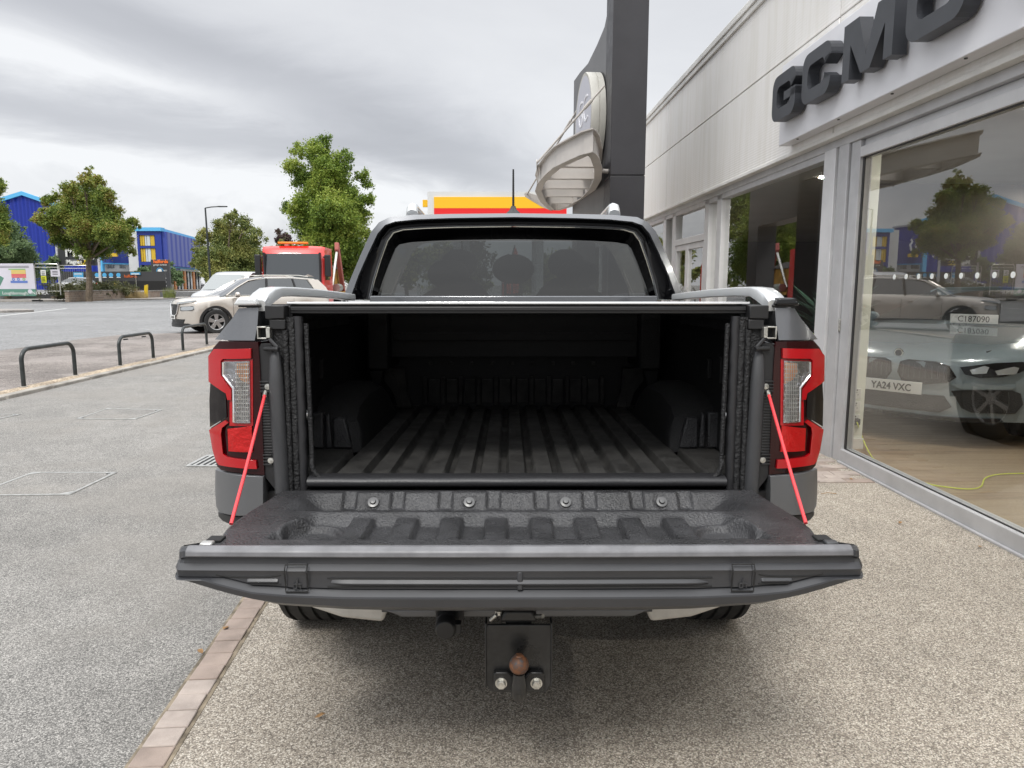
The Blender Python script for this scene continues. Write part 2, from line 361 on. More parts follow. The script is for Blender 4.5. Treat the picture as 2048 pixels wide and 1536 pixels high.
# brick edging row between the two surfaces
eb=MB(); L_=Vector((-1.105,1.965)); d_=Vector((-.0715,1.0)).normalized(); nrm=Vector((d_.y,-d_.x)); k=-60
yy=-5.0; i=0
tag_j=MB(); tag_j.prism([tuple(L_+d_*-8-nrm*.066),tuple(L_+d_*-8+nrm*.066),tuple(L_+d_*20+nrm*.066),tuple(L_+d_*20-nrm*.066)],.0055,-.004,'xy')
tag(tag_j.build('brick_bedding','joint',smooth=False),kind='structure')
while yy<19.8:
    c=L_+d_*(yy+.047); h=.046; wd=.052+random.uniform(-.002,.002); o=nrm*random.uniform(-.002,.002)
    q=[c-d_*h-nrm*wd+o,c-d_*h+nrm*wd+o,c+d_*h+nrm*wd+o,c+d_*h-nrm*wd+o]
    eb.prism([tuple(p) for p in q],-.02,.010+random.uniform(0,.003),'xy',mi=random.choice((0,0,1))); yy+=.096
tag(eb.build('brick_edging',['brick','brick2'],bevel=.004),kind='structure')
# brindle blocks along the showroom
sb=MB()
for iy in range(82):
    for ix in range(3):
        y0=5.06+iy*.102; xr=2.82-.0227*y0
        x1=xr-.04-ix*.205-(.1 if iy%2 else 0)
        if x1-.2<xr-.66: continue
        sb.box(x1-.2,x1,y0,y0+.097,-.02,.011+random.uniform(0,.003),random.choice((0,1)))
tag(sb.build('block_paving',['brick','brick2'],bevel=.003),kind='structure')
# road markings
def stripe(name,p0,p1,wd):
    p0=Vector(p0); p1=Vector(p1); d=(p1-p0).normalized(); n=Vector((-d.y,d.x))*wd/2
    b=MB(); b.prism([tuple(p0+n),tuple(p1+n),tuple(p1-n),tuple(p0-n)],-.006,-.012,'xy'); return tag(b.build(name,'paint',smooth=False),kind='structure')
def G(u,v): return WF.on(u,v,2,0)
a=G(-40,636); b_=G(132,617); stripe('lane_marking',(a.x,a.y),(b_.x,b_.y),.12)
a=G(0,611); b_=G(18,610); stripe('give_way_marking',(-37,45),(-33.5,46.2),.15)
# far pavement, traffic island
flat('far_pavement',[(-140,51),(-60,57.5),(-40,60),(-33.2,67),(-30,86),(-44,110),(-44,84),(-47,64),(-140,56)],.09,'farpave',.12)
flat('traffic_island',[(-36.,36),(-26.,36.5),(-25.2,37.6),(-26.5,39),(-36,40.5)],.10,'farpave',.12)
flat('grass_verge',[(-140,56),(-47,64),(-44,84),(-44,110),(-60,140),(-200,140),(-200,56)],.0,'farpave',.02)
# inspection covers in the forecourt
def cover(name,pts,label,drain=False):
    c=sum((Vector(p) for p in pts),Vector((0,0)))/4; t=thing(name,label,'manhole cover' if not drain else 'drain',(c.x,c.y,0))
    b=MB(); n=4; q=[Vector(p)-c for p in pts]
    for i in range(4):
        p0,p1=q[i],q[(i+1)%4]; inn=lambda p: p*(1-.028/p.length*1.0)
        b.prism([tuple(p0),tuple(p1),tuple(inn(p1)),tuple(inn(p0))],-.001,.0045,'xy')
        d0=(q[i-1]-p0).normalized()*.085; d1=(p1-p0).normalized()*.085
        b.prism([tuple(p0*.97),tuple((p0+d1)*.97),tuple((p0+d0)*.97)],-.001,.0055,'xy')
    b.build('frame','steeltrim',t,smooth=False)
    b=MB(); b.prism([tuple(p*.94) for p in q],-.004,.0012,'xy'); b.build('infill','tarmac',t,smooth=False)
    b=MB()
    for i in (0,2): b.cyl((q[i].x*.86,q[i].y*.86,0),(q[i].x*.86,q[i].y*.86,.006),.016,n=10)
    split_build(b,'lifting_key_hole','blk',t)
    return t
def xy(u,v): p=G(u,v); return (p.x,p.y)
cover('manhole_cover',[xy(-60,992),xy(140,990),xy(235,945),xy(65,945)],'large inset manhole cover with thin bright edge, nearest on the tarmac')
cover('manhole_cover',[xy(152,838),xy(270,839),xy(325,820),xy(215,817)],'smaller inset manhole cover further back towards the hoop barriers')
cover('manhole_cover',[xy(-150,841),xy(-15,841),xy(42,829),xy(-70,828)],'inset manhole cover cut off at the left edge of the photo')
t=thing('drain_grate','metal drain grating on the tarmac behind the truck left corner','drain',(-2.35,5.72,0),rz=rad(-2))
b=MB(); 
for s in (-1,1): b.box(-.26,.26,s*.17-.015,s*.17+.015,0,.007); b.box(s*.25-.015,s*.25+.015,-.155,.155,0,.007)
b.build('frame','steeltrim',t)
b=MB()
for i in range(9): b.box(-.22+i*.052,-.195+i*.052,-.155,.155,0,.006)
split_build(b,'bar','steeltrim',t)
b=MB(); b.box(-.235,.235,-.155,.155,-.001,.001); b.build('void','dark',t)
# hoop barriers
M['hoop']=mat('dark_green_tube',(.025,.030,.030),.38,var=(8,.4),rvar=.1)
def hoop(p0,p1,h,label):
    p0=Vector((*p0,0)); p1=Vector((*p1,0)); c=(p0+p1)/2; d=(p1-p0); ln=d.length; t=thing('hoop_barrier',label,'barrier',(c.x,c.y,.03),rz=math.atan2(d.y,d.x),group='tubular hoop barriers along the kerb')
    r=.16; pts=[(-ln/2,0,-.05),(-ln/2,0,h-r)]+[(-ln/2+r-r*math.cos(a),0,h-r+r*math.sin(a)) for a in [PI/2*i/7 for i in range(1,8)]]
    pts+= [(-p[0],0,p[2]) for p in reversed(pts)]
    b=MB(); b.tube(pts,.029,14); b.build('rail','hoop',t)
    for s in (-1,1):
        b=MB(); b.lathe([(.045,-.01),(.05,.006),(.032,.012)],c=(s*ln/2,0,0)); b.build('base_collar','kerb',t)
    return t
hoop((-6.80,9.79),(-6.83,11.02),.52,'dark tubular hoop barrier nearest the camera, widest of the three')
hh=hoop((-6.86,12.36),(-6.9,13.60),.50,'middle hoop barrier of the three with two small brackets under its top rail')
b=MB(); b.box(-.42,-.32,-.02,.02,.435,.455); b.box(.25,.35,-.02,.02,.435,.455); split_build(b,'bracket','blk',hh)
hoop((-7.02,15.11),(-7.19,16.7),.50,'farthest hoop barrier, in front of the beige car wheel')
# ================================================================ PICKUP TRUCK
TL=(0.016,2.14,0); TRX=rad(-1.3); TRZ=rad(.24)
TF=Fr(TL,TRX,TRZ)
truck=thing('pickup_truck','dark grey double cab pickup truck with tailgate lowered and empty black load bed','pickup truck',TL,TRZ,TRX)
def L(u,v,y): return TF.on(u,v,1,y)
def LZ(u,v,z): return TF.on(u,v,2,z)
def P2(pts,y): return [(L(u,v,y).x,L(u,v,y).z) for u,v in pts]
# ---- load floor with grooves
grooves=[s*(.044+.0885*k) for k in range(5) for s in (-1,1)]+[-.487,.487,-.60,.60]
def floorz(x,y):
    z=.846
    for g in grooves:
        d=abs(x-g); z-=.028*(1-smst(d,.009,.018))*smst(y,.06,.10)
    return z
nx=300
b=MB(); b.grid(lambda i,j:(-.75+1.5*i,.055+1.53*j,floorz(-.75+1.5*i,.055+1.53*j)),nx,40)
b.build('bed_floor','linerdry',truck,ang=60)
# ---- bed walls
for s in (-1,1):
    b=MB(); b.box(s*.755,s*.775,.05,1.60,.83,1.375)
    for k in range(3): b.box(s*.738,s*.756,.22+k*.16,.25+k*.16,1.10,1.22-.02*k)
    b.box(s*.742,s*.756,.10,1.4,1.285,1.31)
    b.build('bed_wall','linershade',truck,bevel=.004)
    # wheel box
    b=MB(); rings=[]
    for y,z in ((.46,.84),(.475,.93),(.50,.985),(.56,1.02),(.75,1.045),(1.05,1.04),(1.22,.98),(1.30,.84)):
        rings.append([(s*.77,y,.83),(s*.77,y,z),(s*.66,y,z-.003),(s*.605,y,z-.03),(s*.585,y,max(.832,z-.08)),(s*.575,y,.83)])
    b.loft(rings); b.build('wheel_box','linershade',truck,bevel=.012,ang=60,seg=3)
    b=MB(); b.prism([(s*.69,.85),(s*.715,.85),(s*.712,.975),(s*.698,.985)],.452,.475)
    b.prism([(s*.615,.85),(s*.685,.85),(s*.683,.965),(s*.64,.965)],.446,.48); b.prism([(s*.722,.85),(s*.768,.85),(s*.765,.985),(s*.720,.985)],.446,.48); b.build('wheel_box_rib','liner',truck,bevel=.006)
    # gusset at the front corner
    b=MB(); b.prism([(s*.665,1.05),(s*.56,1.055),(s*.555,.93),(s*.53,.85),(s*.60,.85),(s*.625,.93),(s*.67,.99)],1.47,1.50)
    b.tube([(s*.64,1.465,1.04),(s*.60,1.465,.985),(s*.585,1.465,.93),(s*.578,1.465,.86)],.004,6)
    b.build('corner_gusset','linerdry',truck,bevel=.004)
    b=MB(); b.prism([(s*.71,1.06),(s*.82 if 0 else s*.70,.99),(s*.66,.985),(s*.64,1.06)],1.30,1.32); b.build('tie_bracket','linershade',truck,bevel=.003)
    b=MB(); b.lathe([(.0,-.004),(.018,-.004),(.02,.0),(.012,.012),(0,.014)],axis='x',c=(s*.735,.30,1.0)); b.build('tie_down','chrome',truck)
# ---- bulkhead with upright ribs
b=MB(); b.box(-.77,.77,1.585,1.61,.83,1.38); b.build('bulkhead','linershade',truck)
b=MB()
for k in range(-5,6):
    x=k*.0935
    b.box(x-.010,x+.010,1.545,1.587,.852,1.0)
for k in range(-5,5):
    x=k*.0935+.047; b.prism([(x-.030,.862),(x+.030,.862),(x+.027,.985),(x-.027,.985)],1.562,1.587)
split_build(b,'bulkhead_rib','linerdry',truck,bevel=.004)
b=MB()
for k in range(9): b.box(-.44+k*.108-.010,-.44+k*.108+.010,1.566,1.587,1.062,1.078)
split_build(b,'bulkhead_clip','linerdry',truck,bevel=.003)
# ---- roller cover box and tonneau
b=MB(); b.box(-.60,.60,1.28,1.56,1.125,1.375); b.box(-.585,.585,1.272,1.281,1.205,1.245); b.build('roller_cover_box','linershade',truck,bevel=.01)
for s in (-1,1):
    b=MB(); b.box(s*.60,s*.70,1.20,1.56,1.07,1.375); b.build('roller_cover_end','linershade',truck,bevel=.01)
    b=MB(); b.box(s*.70,s*.75,.06,1.5,1.335,1.384); b.box(s*.715,s*.745,.10,.9,1.30,1.337); b.build('tonneau_track','blk',truck,bevel=.004)
b=MB()
for k in range(24): b.box(-.71,.71,.075+k*.06,.075+k*.06+.056,1.386,1.391)
b.build('tonneau_cover','blk',truck,bevel=.002)
b=MB(); b.box(-.705,.715,.045,.075,1.360,1.3865,0); b.box(-.703,.713,.040,.046,1.368,1.382); b.build('tonneau_end_bar','blk',truck,bevel=.004)
b=MB(); b.box(-.712,.722,.038,.074,1.3885,1.3965); b.build('tonneau_edge_strip','alu',truck,bevel=.002)
# ---- rear opening: jambs built from upright strips
for s in (-1,1):
    def X(a): return s*a
    # outer black carrier plate with ribs
    b=MB(); b.prism([(X(.752),.80),(X(.803),.87),(X(.803),1.235),(X(.785),1.27),(X(.752),1.27)],.006,.05)
    for k in range(26): b.box(X(.758),X(.797),.003,.007,.90+k*.009,.905+k*.009)
    for zz in (1.12,.89):
        for k in range(4): b.box(X(.764),X(.792),-.001,.005,zz+k*.010,zz+k*.010+.005)
    b.build('jamb_carrier','blk',truck,bevel=.001)
    for zz in (1.137,.905):
        b=MB(); b.lathe([(0,-.006),(.009,-.005),(.010,.0),(.005,.01)],axis='y',c=(X(.768),.004,zz)); b.build('jamb_screw','steel',truck)
    # satin tube strip
    b=MB(); rings=[]
    for z in (1.245,1.22,1.15,1.0,.9,.84,.80):
        w_=.012+.010*smst(1.25-z,0,.06); cx=.745-.006*smst(1.25-z,.1,.45)
        rings.append([(X(cx+w_*math.cos(a)),.012-.022*max(0,math.sin(a))**.7*smst(1.25-z,-.02,.05)-.01*min(0,math.sin(a)),z) for a in [2*PI*i/14 for i in range(14)]])
    b.loft(rings); b.build('jamb_pillar_strip','jambgrey',truck)
    # textured liner pillars
    b=MB()
    def strip(x0,x1,y0,z0,z1,rr=.008):
        rings=[]
        for i in range(26):
            z=z0+(z1-z0)*i/25; o=.0012*math.sin(i*1.7+x0*90)
            xa,xb=x0+o,x1+o*.5; m_=(xa+xb)/2; h=(xb-xa)/2
            rings.append([(X(m_+h*math.cos(a)),y0-rr*math.sin(a) if math.sin(a)>0 else y0-.04*math.sin(a),z) for a in [2*PI*k/12 for k in range(12)]])
        b.loft(rings)
    strip(.705,.722,.018,.80,1.31); strip(.686,.706,.024,.80,1.345,.006)
    b.box(X(.690),X(.76),.028,.07,.80,1.35)
    b.build('jamb_liner','linerjamb',truck,ang=70)
    b=MB(); strip(.664,.690,.030,.80,1.352,.010); b.build('jamb_inner_edge','seal',truck,ang=70)
    b=MB(); pts=[(X(.655),.040,1.33)]+[(X(.655-.005*i/10),.040,1.33-.43*i/10) for i in range(1,11)]+[(X(.650-.04*(1-math.cos(a))),.030,.90-.062*math.sin(a)) for a in [PI/2*i/8 for i in range(1,9)]]
    b.tube(pts,.0075,8); b.build('jamb_bead','linerjamb',truck)
    # top blocks, striker and stay
    b=MB(); b.box(X(.713),X(.772),.012,.07,1.345,1.386); b.build('tonneau_corner_block','blk',truck,bevel=.003)
    b=MB(); b.box(X(.712),X(.760),.016,.06,1.312,1.343); b.build('tonneau_clamp','blk',truck,bevel=.003)
    b=MB(); b.box(X(.765),X(.793),-.004,.04,1.284,1.288); b.box(X(.765),X(.793),-.004,.04,1.318,1.322); b.box(X(.789),X(.793),-.004,.04,1.287,1.32); b.box(X(.755),X(.767),.0,.04,1.287,1.32); b.build('latch_striker','steel',truck,bevel=.001)
    b=MB(); b.box(X(.752),X(.794),.02,.05,1.283,1.324); b.build('latch_pocket','dark',truck)
    b=MB(); b.tube([(X(.756),.0,1.283),(X(.735),-.008,1.262),(X(.728),-.008,1.256)],.006,8); b.tube([(X(.772),0,1.255),(X(.732),-.010,1.254)],.0075,10); b.cyl((X(.732),-.01,1.254),(X(.726),-.011,1.254),.009,n=8); b.build('stay_arm','blk',truck)
# bed end lip
b=MB(); rings=[]
for i in range(41):
    x=-.66+1.32*i/40; o=.0015*math.sin(i*.9)
    rings.append([(x,.075,.846),(x,.035,.849),(x,.018,.846),(x,.006+o,.838),(x,.004+o,.826),(x,.012,.818),(x,.06,.80)])
b.loft(rings,caps=True); b.build('bed_end_lip','seal',truck,ang=60)
b=MB(); b.box(-.75,.75,-.05,.04,.70,.805); b.box(-.80,.80,.03,.30,.55,.80); b.build('rear_sill_panel','blk',truck,bevel=.006)
# ---- quarter panels (body side outer skin)
def side_rings(s):
    prof_y=[.115,.14,.18,.25,.40]+[.45+.055*i for i in range(24)]
    rings=[]
    for y in prof_y:
        if y>1.63: break
        ar=.0
        d=abs(y-.88)
        zb=.52
        if d<.47: zb=max(zb,.38+math.sqrt(max(0,.47**2-d*d)))
        k=smst(y,.0,.14); fl=.012*math.exp(-((y-.88)/.45)**2)
        wx=[.800,.848+.0*k,.872+.008*k,.925+.01*k,.952+.012*k+fl,.960+.012*k+fl*1.6,.950+.014*k+fl*1.6,.925+.014*k+fl]
        wz=[1.382,1.382,1.375,1.285,1.20,1.02,.88,.60]
        r=[(s*wx[i],y,max(wz[i],zb) if i>3 else wz[i]) for i in range(8)]
        r.append((s*(.91),y,max(zb,.52)))
        r.append((s*.80,y,max(zb,.52)))
        rings.append(r)
    return rings
for s in (-1,1):
    b=MB(); r=side_rings(s)
    r[0]=[(x if abs(x)<.81 else x,y,z) for x,y,z in r[0]]
    b.loft(r[1:]); b.build('body_side','grey_paint',truck,ang=50)
    # upper corner panel seen from behind
    def dq(x,z): a=abs(x); return .004+.05*max(0,(a-.84)/.1)**1.6+.25*(z-1.279)
    poly=[(s*.803,1.279),(s*.948,1.279),(s*.925,1.30),(s*.880,1.345),(s*.858,1.377),(s*.796,1.379),(s*.797,1.33)]
    sheet('corner_panel',poly,dq,.10,'grey_paint',truck,step=.02,bevel=.004,ang=60)
    b=MB(); b.prism([(s*.792,1.386),(s*.868,1.386),(s*.853,1.409),(s*.800,1.409)],.01,.15); b.build('corner_cap','silver' if s<0 else 'blkgloss',truck,bevel=.006)
# ---- tail lamps
lampY=lambda x,z: .0+.085*(max(0,abs(x)-.84)/.155)**1.7
def LP(pts,s,y=.015):
    q=[]
    for u,v in pts:
        p=L(u,v,y)
        for _ in range(3): p=L(u,v,lampY(p.x,p.z)-.008)
        q.append((p.x,p.z))
    return q if s<0 else mirr(q)
lamp_out=[(437,682),(514,684),(517,720),(521,800),(524,880),(527,952),(480,947),(440,941),(432,934),(424,905),(417,864),(419,857),(450,837),(452,832),(451,788),(448,782),(419,764),(415,755),(415,712),(425,695)]
notch=[(450,783),(419,766),(417,800),(418,855),(452,835)]
upper_red=[(426,697),(502,697),(502,717),(443,718),(441,722),(441,751),(464,780),(464,846),(503,848),(503,852),(460,851),(459,783),(452,786),(417,763),(416,712)]
upper_red=[(428,698),(502,697),(502,717),(446,718),(442,722),(442,751),(463,780),(463,800),(455,800),(452,787),(417,763),(416.5,712)]
clear=[(447,723),(499,722),(500.5,846),(466,845),(466,777),(446,750)]
amberp=[(474,727),(497,726),(497,768),(482,760),(472,744)]
lower_red=[(418,860),(450,841),(456,846),(444,856),(442,868),(446,908),(454,914),(512,921),(514,938),(470,935),(438,930),(432,923),(425,900)]
inner_red=[(454,858),(503,852),(505,905),(456,903)]
redline=[(438,720),(504,719),(505,852),(458,852),(458,782),(438,752)]
for s in (-1,1):
    lt=sheet('tail_lamp',LP(lamp_out,s),lampY,.16,'deepred',truck,step=.025,bevel=.004,ang=60)
    tag(lt,'red and clear tail lamp')
    sheet('lamp_side_notch',LP(notch,s),lambda x,z:lampY(x,z)+.003,.10,'blkgloss',lt,step=.02,off=-.006)
    sheet('brake_lens',LP(upper_red,s),lampY,.012,'redlens',lt,step=.02,off=-.010,bevel=.003,ang=60)
    sheet('rear_lens',LP(lower_red,s),lampY,.012,'redlens',lt,step=.02,off=-.010,bevel=.003,ang=60)
    sheet('red_surround',LP(redline,s),lampY,.008,'redlens',lt,step=.02,off=-.0035)
    sheet('indicator_reflector',LP(clear,s),lampY,.006,'reflector',lt,step=.01,off=-.008,ang=20)
    sheet('indicator_bulb',LP(amberp,s),lampY,.004,'amber',lt,step=.01,off=-.0105)
    sheet('clear_lens',LP(clear,s),lampY,.003,'clearlens',lt,step=.02,off=-.015,bevel=.0)
    sheet('brake_reflector',LP(inner_red,s),lampY,.006,'brightred',lt,step=.01,off=-.006,bevel=.002,ang=20)
    b=MB(); q=LP([(449,724),(449,750),(469,776),(470,843)],s); b.tube([(x,lampY(x,z)-.018,z) for x,z in q],.0035,8); b.build('light_guide','chrome',lt)
    # small moulded lens ridges of the clear unit
    b=MB()
    for k in range(7):
        q=LP([(474+k*3.6,726),(474+k*3.6,842)],s); b.tube([(x,lampY(x,z)-.012,z) for x,z in q],.0012,6)
    for k in range(14):
        q=LP([(472,730+k*8.5),(498,730+k*8.5)],s); b.tube([(x,lampY(x,z)-.012,z) for x,z in q],.0011,6)
    b.build('reflector_facets','steeltrim',lt)
# ---- rear bumper corners and centre
for s in (-1,1):
    bp=[(427,941),(470,948),(527,953),(527,1028),(435,1026),(428,1015),(426,980)]
    q=LP(bp,s,.0); sheet('bumper_corner',q,lambda x,z:-.012+.09*(max(0,abs(x)-.86)/.12)**1.5,.30,'bumper',truck,step=.03,bevel=.012,ang=60)
    bp=[(429,1029),(527,1031),(527,1050),(455,1050),(440,1046),(430,1038)]
    q=LP(bp,s,.0); sheet('bumper_lower_corner',q,lambda x,z:.0+.09*(max(0,abs(x)-.86)/.12)**1.5,.30,'blk',truck,step=.03,bevel=.008,ang=60)
b=MB(); b.box(-.80,.80,.0,.12,.44,.70); b.box(-.86,.86,.02,.14,.50,.68); b.build('bumper_beam','blk',truck,bevel=.02)
b=MB(); b.prism([(-.36,.415),(.36,.415),(.42,.44),(-.42,.44)],-.05,.05); b.build('bumper_step','bumper',truck,bevel=.006)
for s in (-1,1):
    b=MB(); b.prism([(s*.43,.375),(s*.56,.39),(s*.66,.425),(s*.68,.45),(s*.40,.45)],.0,.06); b.build('bumper_skirt','pale',truck,bevel=.012,seg=3)
    b=MB(); b.prism([(s*.25,.418),(s*.43,.418),(s*.43,.44),(s*.25,.44)],-.02,.0); b.build('bumper_reflector_strip','jambgrey',truck,bevel=.003)
# ---- tailgate: liner skin as a height field
GY0,GY1=-.085,-.578
def ghw(y):
    t=(y-GY0)/(GY1-GY0)
    return .722+.025*smst(t,0,.6)-.012*smst(t,.68,.86)+.040*smst(t,.86,1)
def rrect(x,y,cx,cy,hx,hy,e):
    return (1-smst(abs(x-cx),hx-e,hx+e))*(1-smst(abs(y-cy),hy-e,hy+e))
BOLTX=[-.4265,-.1425,.1425,.4265]
def gz(x,y):
    z=.832-.004*(y-GY0)/(GY1-GY0)
    ax=abs(x)
    # back trough that falls from the hinge edge
    pd=max([(1-smst(abs(x-(i-4)*.142),.046,.056)) for i in range(9)]); y0_=.092+.016*pd
    k=(1-smst(ax,.56,.64))*min(1,max(0,(-y-y0_)/.040))*(1-smst(-y,.268,.286)); z-=.042*k
    p=-999
    # raised pads on the back slope
    for bx in BOLTX:
        d=math.hypot(x-bx,(y+.128)*1.2); z-=.006*(1-smst(d,.018,.026))
    # main basin
    hx=.60-.05*smst(-y,.50,.3); 
    kb=(1-smst(ax,hx-.018,hx+.018))*min(1,max(0,(-y-.298)/.040))*(1-smst(-y,.492,.515)); dz=.028*kb
    # ribs across the basin
    if ax<.46:
        ph=((x/.118)+.5)%1.0; rib=smst(abs(ph-.5),.22,.29)
        dz*=1-.92*rib*smst(-y,.30,.35)
    z-=dz
    for s in (-1,1):
        d=math.hypot(x-s*.525,(y+.425)*.95); z-=.010*(1-smst(d,.060,.070)); z+=.006*(math.exp(-((d-.074)/.008)**2))
    return z
b=MB(); NXG,NYG=340,110
def gfn(i,j):
    y=GY0+(GY1-GY0)*j; x=(2*i-1)*ghw(y); return (x,y,gz(x,y)-.02*smst(abs(2*i-1),.985,1.0))
b.grid(gfn,NXG,NYG); 
gate=b.build('tailgate','liner',truck,ang=80)
tag(gate,'lowered tailgate with ribbed black liner')
for bx in BOLTX:
    b=MB(); b.lathe([(.0,.010),(.007,.0095),(.009,.004),(.016,.003),(.017,0),(.010,-.004)]); Rb=Matrix.Rotation(rad(46),3,'X'); b.v=[tuple(Rb@Vector(q)+Vector((bx,-.128,gz(bx,-.128)+.003))) for q in b.v]; b.build('liner_bolt','boltd',gate)
# dull dent marks on the outer edge of the liner
b=MB()
for x,w_ in ((-.33,.03),(.30,.032)): b.sphere((x,-.553,.826),(w_,.010,.005),8)
split_build(b,'edge_scuff','linerdry',gate)
# gate core (thickness under liner) + side faces
b=MB(); rings=[]
for j in range(13):
    y=GY0+(GY1-GY0)*j/12; h=ghw(y)-.004
    rings.append([(-h,y,.788),(h,y,.788),(h*.99,y,.765),(h*.9,y,.735),(-h*.9,y,.735),(-h*.99,y,.765)])
b.loft(rings); b.build('gate_shell','grey_paint',gate,bevel=.004)
for s in (-1,1):
    b=MB(); b.box(s*.712,s*.748,-.535,-.500,.8285,.8345); b.build('gate_latch_slot','dark',gate,bevel=.002)
    b=MB(); b.box(s*.722,s*.752,-.562,-.538,.826,.836); b.build('gate_latch_plate','steeltrim' if s<0 else 'jambgrey',gate,bevel=.004)
# ---- moulded outer edge of the gate, swept across
mid=[(-.575,.834,0),(-.590,.8355,0),(-.600,.829,0),(-.603,.815,0),(-.5945,.8115,0),(-.5955,.797,0),(-.609,.7855,0),(-.6065,.779,0),(-.6045,.770,0),(-.6045,.742,1),(-.598,.7395,1),(-.600,.7375,1),(-.6145,.7255,1.1),(-.6155,.721,1.15),(-.611,.700,1.6),(-.598,.6875,2),(-.575,.676,2),(-.50,.668,2),(-.30,.71,2)]
UP1=[(.5,0),(.66,.004),(.76,.010),(.86,.031),(.96,.058),(1.0,.066)]; UP2=[(.3,0),(.5,.003),(.69,.013),(.81,.034),(.894,.054),(.967,.072),(1.,.082)]
def ltab(tab,y):
    if y<=tab[0][0]: return tab[0][1]
    for (a_,b_),(c,d) in zip(tab,tab[1:]):
        if y<=c: return b_+(d-b_)*(y-a_)/(c-a_)
    return tab[-1][1]
def edge_ring(x):
    a=min(1,abs(x)/.812); u1,u2=ltab(UP1,a),ltab(UP2,a); inn=.010*a*a+.03*smst(a,.965,1.0); out=[]; zprev=9
    for i,(y,z,k) in enumerate(mid):
        zz=z+(u1*k if k<=1 else u1*(2-k)+u2*(k-1)); 
        if i>=4: zz=min(zz,zprev-.0012)
        if i<len(mid)-1: zprev=zz
        else: zz=z
        yy=y+inn+(.012*smst(a,.80,1.0) if i in (9,10,11) else 0)*0
        out.append((x,yy,zz))
    if a>.94: out=[(p[0],p[1]+.014*smst(a,.94,1)*(i<5),p[2]-(.014*smst(a,.94,1.0) if i<5 else 0)) for i,p in enumerate(out)]
    if a>.985: out=[(p[0],p[1]+.03*(a-.985)/.015,.785+(p[2]-.785)*(1-.35*(a-.985)/.015)) for p in out]
    return out
xs=[-.812+1.624*i/140 for i in range(141)]
b=MB(); b.loft([edge_ring(x) for x in xs],ring=False,caps=False)
for x in (-.812,.812): b.add(edge_ring(x),[tuple(range(len(mid)))])
b.build('gate_edge_trim','gateskin',gate,ang=18)
b=MB()  # paler lip running along the top of the trim
b.loft([[(x,-.568,.834),(x,-.590+.010*(x/.812)**2,.8375),(x,-.6035+.010*(x/.812)**2,.829),(x,-.606+.010*(x/.812)**2,.8155),(x,-.57,.813)] for x in [-.770+1.54*i/60 for i in range(61)]]); b.build('gate_lip','gatelip',gate,bevel=.003)
def on_edge(x,z): 
    r=edge_ring(x)
    for i in range(len(r)-1):
        if (r[i][2]-z)*(r[i+1][2]-z)<=0 and abs(r[i][2]-r[i+1][2])>1e-6:
            t=(z-r[i][2])/(r[i+1][2]-r[i][2]); return r[i][1]+(r[i+1][1]-r[i][1])*t
    return -.6
b=MB()  # long inset rib between two grooves
def inset(x0,x1,zc,h=.006,pro=.007):
    rings=[]; n=30
    for i in range(n+1):
        x=x0+(x1-x0)*i/n; y=-.6040+.010*(x/.812)**2; e=min(1,min(i,n-i)/1.2)
        rings.append([(x,y+.001,zc+h*1.3),(x,y-pro*e,zc-h*.1),(x,y-pro*e,zc-h*.5),(x,y+.001,zc-h*1.3)])
    b.loft(rings)
inset(-.438,.438,.757); inset(-.63,-.555,.760,.005,.005); inset(.555,.63,.760,.005,.005)
b.build('gate_ribs','gateskin',gate,ang=20)
for x0,x1,zz_ in ((-.443,.443,.7665),(-.443,.443,.7465),(-.70,-.55,.768),(.55,.70,.768),(-.62,-.55,.7515),(.55,.62,.7515)):
    b=MB(); b.tube([(x0+(x1-x0)*i/12,-.6050+.010*((x0+(x1-x0)*i/12)/.812)**2,zz_+(.006*abs(2*i/12-1)**3 if abs(x0)>.5 and zz_>.76 else 0)) for i in range(13)],.0016,6); b.build('gate_groove','dark',gate)
b=MB(); b.box(-.007,.007,-.6085,-.585,.738,.784); b.build('gate_centre_mark','gateskin',gate,bevel=.004)
for s in (-1,1):
    cx=s*.512
    b=MB(); rgs=[]
    for xx in (cx-.0235,cx-.021,cx,cx+.021,cx+.0235):
        r=edge_ring(xx)[5:10]; e=.0005 if abs(xx-cx)>.022 else .0028
        r=[(xx,q[1],.7985 if i==0 else max(q[2],.7385)) for i,q in enumerate(r)]
        rgs.append([(q[0],q[1]-e,q[2]) for q in r]+[(xx,-.58,.7375),(xx,-.58,.7985)])
    b.loft(rgs); b.build('gate_clip_cover','gateskin',gate,ang=30)
    b=MB()
    pts=[(cx-.0255,-.6075,.7365),(cx+.0255,-.6075,.7365),(cx+.0255,-.6075,.760),(cx+.0255,-.614,.785),(cx+.0255,-.605,.800),(cx-.0255,-.605,.800),(cx-.0255,-.614,.785),(cx-.0255,-.6075,.760)]
    b.tube(pts,.0018,6,closed=True); b.build('clip_gap','dark',gate)
    b=MB(); zz=.745
    for (x0,z0,x1,z1) in ((-.008,.0,.0,.0),(-.008,.0,-.008,.010),(-.008,.010,-.001,.010),(.0,.0,.0,.018),(.0,.010,.010,.010),(.008,.0,.008,.006),(.002,.012,.002,.022)):
        b.box(cx+min(x0,x1)-.0007,cx+max(x0,x1)+.0007,-.6085,-.6062,zz+min(z0,z1)*1-.0007,zz+max(z0,z1)+.0007)
    b.build('tow_symbol','jambgrey',gate)
